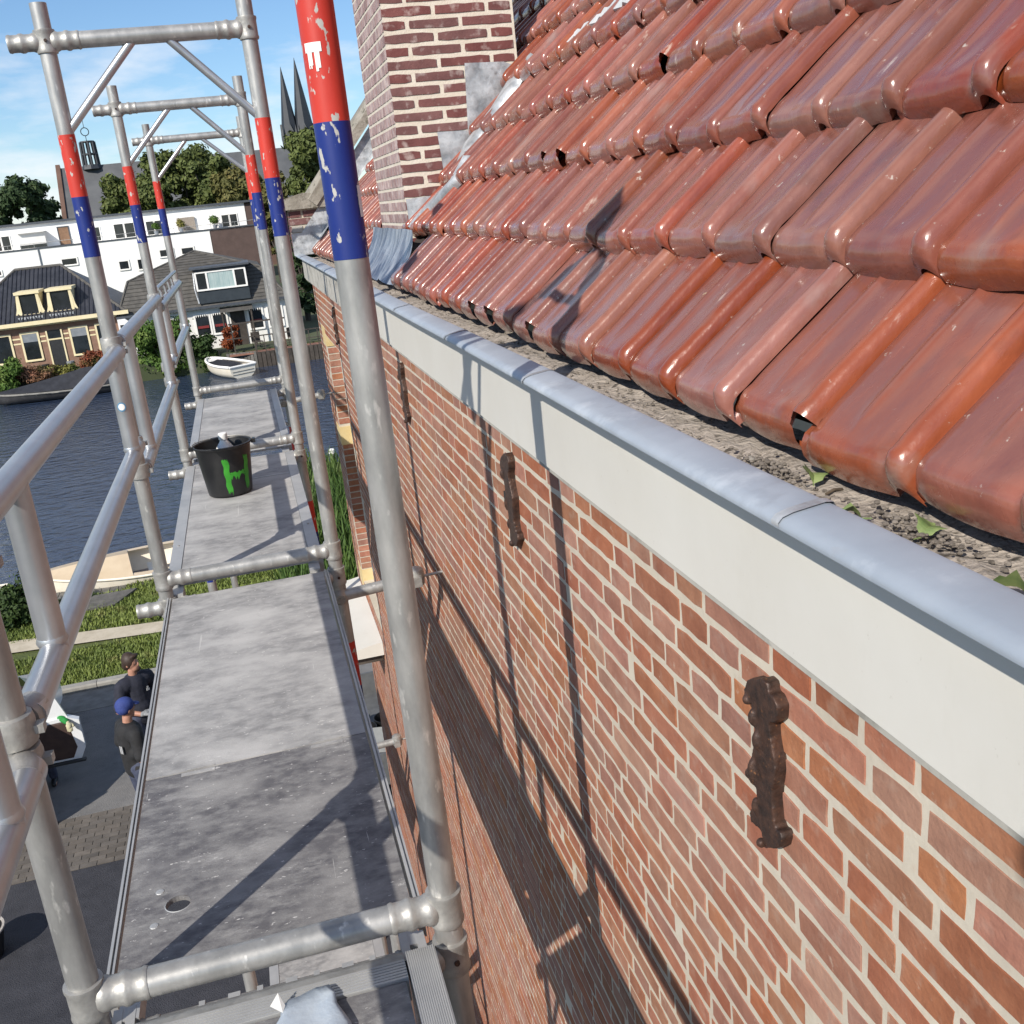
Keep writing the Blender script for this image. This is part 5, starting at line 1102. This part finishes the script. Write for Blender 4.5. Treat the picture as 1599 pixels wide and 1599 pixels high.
for xc in (-3.4, -1.9, -.95, 1.05, 2.15): 
    w = window(hB, lb(xc)-.36, lb(xc)+.36, zz(-4.75), zz(-3.62), 0, M_WHITE, .10)
    b = MB()
    for k in range(6): b.poly([(lb(xc)-.36+k*.12, -.07, zz(-3.60)), (lb(xc)-.24+k*.12, -.07, zz(-3.60)), (lb(xc)-.30+k*.12, -.07, zz(-3.78))])
    b.build('scalloped_valance', M_WHITE, w); MB().box(lb(xc)-.30, lb(xc)+.30, -.08, -.055, zz(-4.40), zz(-4.26)).build('red_sill', M_REDW, w)
dB = MB().box(lb(.05)-.4, lb(.05)+.4, -.05, 0, 0, zz(-3.55)).build('door', M_WOODD, hB); MB().poly([(lb(.05)-.9, -.02, zz(-3.38)), (lb(.05)+.9, -.02, zz(-3.38)), (lb(.05)+.9, -.9, zz(-3.60)), (lb(.05)-.9, -.9, zz(-3.60))]).build('porch_roof', M_GTILE, dB)
for s in (-.8, .8): MB().tube((lb(.05)+s, -.82, 0), (lb(.05)+s, -.82, zz(-3.6)), .05, n=8).build('porch_post', M_WOODD, dB)
sh_ = thing('white_shed', 'low white outbuilding left of the white cottage', 'shed', (-5.75, 59.4, FZ)); MB().extrude([(-.6, 0), (1.3, 0), (1.3, .9), (.75, 1.55), (-.2, 2.3), (-.6, 2.3)], 1, 0, 3).build('wall', M_APT, sh_); MB().box(.0, .12, -.03, -.002, 1.0, 1.5).build('slit_window', M_GLASS, sh_); MB().box(-.5, -.30, -.03, -.002, 0, 2.0).build('door', M_DPLAS, sh_)
# terrace --------------------------------------------------------------
te = thing('terrace', 'wooden waterside terrace with plank skirt and dark railing below the white cottage', 'terrace', (2.2, 56.2, FZ-.4))
MB().box(-2.9, 4.6, 0, 3.2, .25, .33).build('deck', M_PAVE, te)
for i in range(26): MB().box(-1.45+i*.235, -1.45+i*.235+.205, -.06, -.01, -.62, .33).build('skirt_board', M_WOODD, te)
for i in range(9): MB().obox(Matrix.Translation((-3.0+i*.18, .42-i*.052, -.1)) @ Matrix.Rotation(R(-16), 4, 'Z'), .08, .02, .5).build('skirt_board', M_WOOD, te)
for i in range(13): MB().box(-1.45+i*.48, -1.45+i*.48+.05, .02, .07, .33, 1.20).build('railing_post', M_WOODD, te)
MB().box(-2.9, 4.5, .02, .07, 1.16, 1.22).box(-1.45, 4.5, .03, .06, .70, .74).build('handrail', M_WOODD, te)
for x in (-2.6, -1.5, .1): MB().box(x, x+.07, .3, .37, .33, 1.95).build('pergola_post', M_WOODD, te)
MB().box(-2.7, .3, .3, .36, 1.9, 1.98).build('pergola_beam', M_WOODD, te)
for i, (x, y, c) in enumerate(((-.6, 57.2, 0), (.9, 57.4, 1), (2.9, 57.5, 0))):
    ch = thing('garden_chair', ['dark garden chair on the terrace left of the railing corner', 'dark garden chair in the middle of the terrace', 'dark garden chair on the right side of the terrace'][i], 'chair', (x, y, FZ-.07), R(20*i), group='terrace chairs')
    MB().box(-.25, .25, -.25, .25, .40, .45).build('seat', M_WOODD, ch); MB().box(-.25, .25, .22, .26, .45, .95).build('backrest', M_WOODD, ch)
    for sx in (-.22, .20):
        for sy in (-.23, .22): MB().box(sx, sx+.03, sy, sy+.03, 0, .40).build('leg', M_WOODD, ch)
ps = thing('closed_parasol', 'closed red parasol on the terrace behind the second right post', 'parasol', (3.3, 57.0, FZ-.07)); MB().tube((0, 0, 0), (0, 0, 2.3), .025, n=8).build('pole', M_WHITE, ps); MB().lathe((0, 0, .75), (0, 0, 2.25), [(0, .16), (.3, .13), (.9, .05), (1, .01)], 12).build('canopy', M_REDW, ps, smooth=50)
# apartment block ---------------------------------------------------------
AY = 84.0; ap = thing('apartment_block', 'long white rendered apartment block with set back roof terraces', 'building', (-6, AY, FZ)); la = lambda x: x+6
top, ter = zz(2.45), zz(.68)
MB().box(-22, la(-1.05), -1.6, 10, 0, ter).build('lower_wall', M_APT, ap); MB().box(-22, la(1.85), 1.2, 10, ter, top).build('upper_wall', M_APT, ap)
MB().box(la(-1.05)+.01, la(3.2), -1.55, 10, 0, ter-.08).build('brown_wing', M_BROWN, ap); MB().box(la(1.86), la(3.2), 1.25, 10, ter, top-.1).build('brown_penthouse', M_BROWN, ap)
MB().box(-22, la(3.3), .95, 10.2, top+.002, top+.16).build('roof_edge', M_EDGE, ap); MB().box(-22, la(3.25), -1.66, -1.52, ter+.002, ter+.10).build('parapet_cap', M_EDGE, ap)
AYp = AY+1.2; AYl = AY-1.6
def apx(u, v, Y): p = at(u, v, Y); return la(p.x), zz(p.z)
for (u0, v0, u1, v1, nm) in ((-12, 370, 18, 392, 2), (178, 349, 212, 374, 2), (228, 345, 256, 367, 2), (145, 355, 158, 377, 1), (346, 335, 372, 357, 2)):
    xa_, za = apx(u0, (v0+v1)/2, AYp); xb_, _ = apx(u1, (v0+v1)/2, AYp); _, zt_ = apx((u0+u1)/2, v0, AYp)
    w_ = (xb_-xa_)/nm
    for k in range(nm): window(ap, xa_+k*w_+.06, xa_+(k+1)*w_-.06, ter+.12, min(zt_, top-.25), 1.2, M_WHITE, .07)
xa_, _ = apx(92, 365, AYp); window(ap, xa_, xa_+.72, ter+.1, ter+1.35, 1.2, M_EDGE, .07, M_WDOOR, name='terrace_door')
xa_, _ = apx(32, 370, AYp); xb_, _ = apx(73, 365, AYp)
aw = MB().box(xa_, xb_, -.1, 1.19, ter+1.18, ter+1.24).box(xa_, xb_, .2, .26, ter+.35, ter+1.17).build('awning', M_AWN, ap); MB().box(xa_, xb_, .16, .19, ter+.1, ter+.34).build('glass_screen', M_GLASS, ap)
xa_, _ = apx(277, 350, AYp); xb_, _ = apx(305, 350, AYp); MB().box(xa_, xb_, 1.0, 1.15, ter+.15, ter+1.12).build('wicker_screen', M_WICK, ap)
for (u0, v0, u1, v1) in ((97, 404, 120, 413), (250, 390, 270, 400), (284, 387, 302, 396), (187, 408, 201, 420), (216, 405, 226, 420), (171, 459, 190, 468), (-8, 424, 2, 430)):
    x_0, z_1 = apx(u0, (v0+v1)/2, AYl); x_1, _ = apx(u1, (v0+v1)/2, AYl); _, z_t = apx((u0+u1)/2, v0, AYl); _, z_b = apx((u0+u1)/2, v1, AYl)
    window(ap, x_0, x_1, z_b, z_t, -1.6, M_WHITE, .10)
MB().tube((-9.3+2, -1.66, .5), (-9.3+2, -1.66, ter), .05, n=6).build('downpipe', M_BLIND, ap)
b = MB()
for i in range(34): b.tube((-21+i*.9, -1.58, ter+.1), (-21+i*.9, -1.58, ter+.42), .015, n=5)
b.tube((-21, -1.58, ter+.42), (la(3.2), -1.58, ter+.42), .018, n=5).build('terrace_railing', M_ALU, ap)
for i, (u, v, s_) in enumerate(((335, 349, .38), (283, 358, .30), (244, 362, .25))):
    p = at(u, v, AY+.4); pt = thing('potted_plant', ['round potted plant left of the open balcony door', 'yellow green potted plant by the wicker screen', 'low potted plant before the double window'][i], 'plant', (p.x, AY+.4, ter+FZ), group='plants on the roof terrace'); crown([((0, 0, .75), s_), ((.1, 0, .6), s_*.7)], 700, .07, 40+i).build('foliage', G1 if i != 1 else G4, pt); MB().lathe((0, 0, .01), (0, 0, .35), [(0, .12), (1, .18)], 10).tube((0, 0, .3), (0, 0, .6), .03, n=6).build('pot', M_BLIND, pt)
# churches -----------------------------------------------------------------
M_SLATE = pm('slate', (.075, .080, .088), (.115, .12, .127), .5, .6, world=True); M_SLATED = pm('dark_slate', (.020, .026, .036), (.035, .042, .054), .3, .6, world=True); M_CHB = pm('church_brick', (.13, .075, .055), (.18, .105, .08), .6, .9, world=True); M_CHST = pm('church_stone', (.085, .09, .095), (.13, .135, .14), .6, .9)
chA = thing('church', 'slate roofed brick church with an openwork lantern on its ridge', 'church', (-20.6, 160, FZ)); zr = zz(10.35)
RX = 34; b = MB()
MB().box(0, RX, -5, 5, 0, zz(2.0)).build('wall', M_CHB, chA)
MB().rings([[(-.15, -5.4, zz(1.6)), (-.15, 0, zr), (-.15, 5.4, zz(1.6))], [(RX, -5.4, zz(1.6)), (RX, 0, zr), (RX, 5.4, zz(1.6))]]).build('roof', M_SLATE, chA)
MB().rings([[(-.75, -5.6, 0), (-.75, -5.6, zz(1.8)), (-.75, 0, zr+.5), (-.75, 5.6, zz(1.8)), (-.75, 5.6, 0)], [(-.16, -5.6, 0), (-.16, -5.6, zz(1.8)), (-.16, 0, zr+.5), (-.16, 5.6, zz(1.8)), (-.16, 5.6, 0)]]).build('gable', M_CHB, chA)
lt = MB(); lx = 4.0; z0, z1 = zr-.4, zr+3.1
for k in range(8): a = 2*math.pi*k/8+.2; lt.tube((lx+math.cos(a)*1.05, math.sin(a)*1.05, z0), (lx+math.cos(a)*.92, math.sin(a)*.92, z1), .19, n=6)
lt.lathe((lx, 0, z0-.1), (lx, 0, z0+.5), [(0, 1.4), (1, 1.2)], 8).lathe((lx, 0, z1-.05), (lx, 0, z1+.12), [(0, 1.0), (1, .95)], 8).lathe((lx, 0, z0+1.8), (lx, 0, z0+2.0), [(0, 1.12), (1, 1.10)], 8)
lo = lt.build('lantern', M_SLATED, chA); cr_ = MB(); n = 20; rr0 = [[(lx+math.cos(2*math.pi*i/n)*(.52+.06*math.cos(t)), .06*math.sin(t), z1+1.35+math.sin(2*math.pi*i/n)*(.52+.06*math.cos(t))) for t in (0, 1.57, 3.14, 4.71)] for i in range(n+1)]
cr_.rings(rr0, caps=False).tube((lx, 0, z1), (lx, 0, z1+.85), .05, n=5).tube((lx, 0, z1+1.85), (lx, 0, z1+4.3), .04, n=5).tube((lx-.3, 0, z1+3.3), (lx+.3, 0, z1+3.3), .04, n=5).build('crown_ring', M_SLATED, lo)
MB().rings([[(6.4+s*.0, -5.9, zz(4.0)+0) for s in (0,)]+[(7.9, -5.9, zz(6.3)), (10.2, -5.9, zz(4.0))], [(6.4, -5.5, zz(4.0)), (7.9, -5.5, zz(6.3)), (10.2, -5.5, zz(4.0))]]).build('side_gable', M_CHST, chA)
chB = thing('twin_spire_church', 'church with two tall pointed dark slate spires', 'church', (18.5, 260, FZ))
for (ut, vt, ub, wd, nm) in ((437.5, 104, 446, 4.1, 0), (458.5, 90, 470, 4.7, 1)):
    tp = at(ut, vt, 260); bs = at(ub, 196, 260); x = (tp.x-18.5); hw = wd/2
    tw = MB().box(x-hw, x+hw, -hw+nm*0, hw, 0, bs.z-FZ-2.5).build('tower', M_CHST, chB)
    z0 = bs.z-FZ-2.5; zt_ = tp.z-FZ
    MB().lathe((x, 0, z0), (x, 0, zt_), [(0, hw*1.05), (.5, hw*.53), (1, .03)], 8).build('spire', M_SLATED, tw)
    for k in range(4):
        a = math.pi/2*k; m = Matrix.Translation((x, 0, 0)) @ Matrix.Rotation(a, 4, 'Z')
        g = [(-hw*.62, -hw-.1, z0-.8), (hw*.62, -hw-.1, z0-.8), (0, -hw-.1, z0+2.8)]; MB().rings([[m @ Vector(q) for q in g], [m @ Vector((q[0], q[1]+.9, q[2])) for q in g]]).build('tower_gable', M_CHST, tw)
        sx, sy = (1 if k in (0, 1) else -1), (1 if k in (0, 3) else -1); MB().lathe((x+sx*hw*.9, sy*hw*.9, z0-.5), (x+sx*hw*.9, sy*hw*.9, z0+2.6), [(0, .3), (.4, .28), (1, .02)], 6).build('pinnacle', M_CHST, tw)
MB().box(-6, 3.5, 2, 40, 0, 20).build('nave', M_CHST, chB)
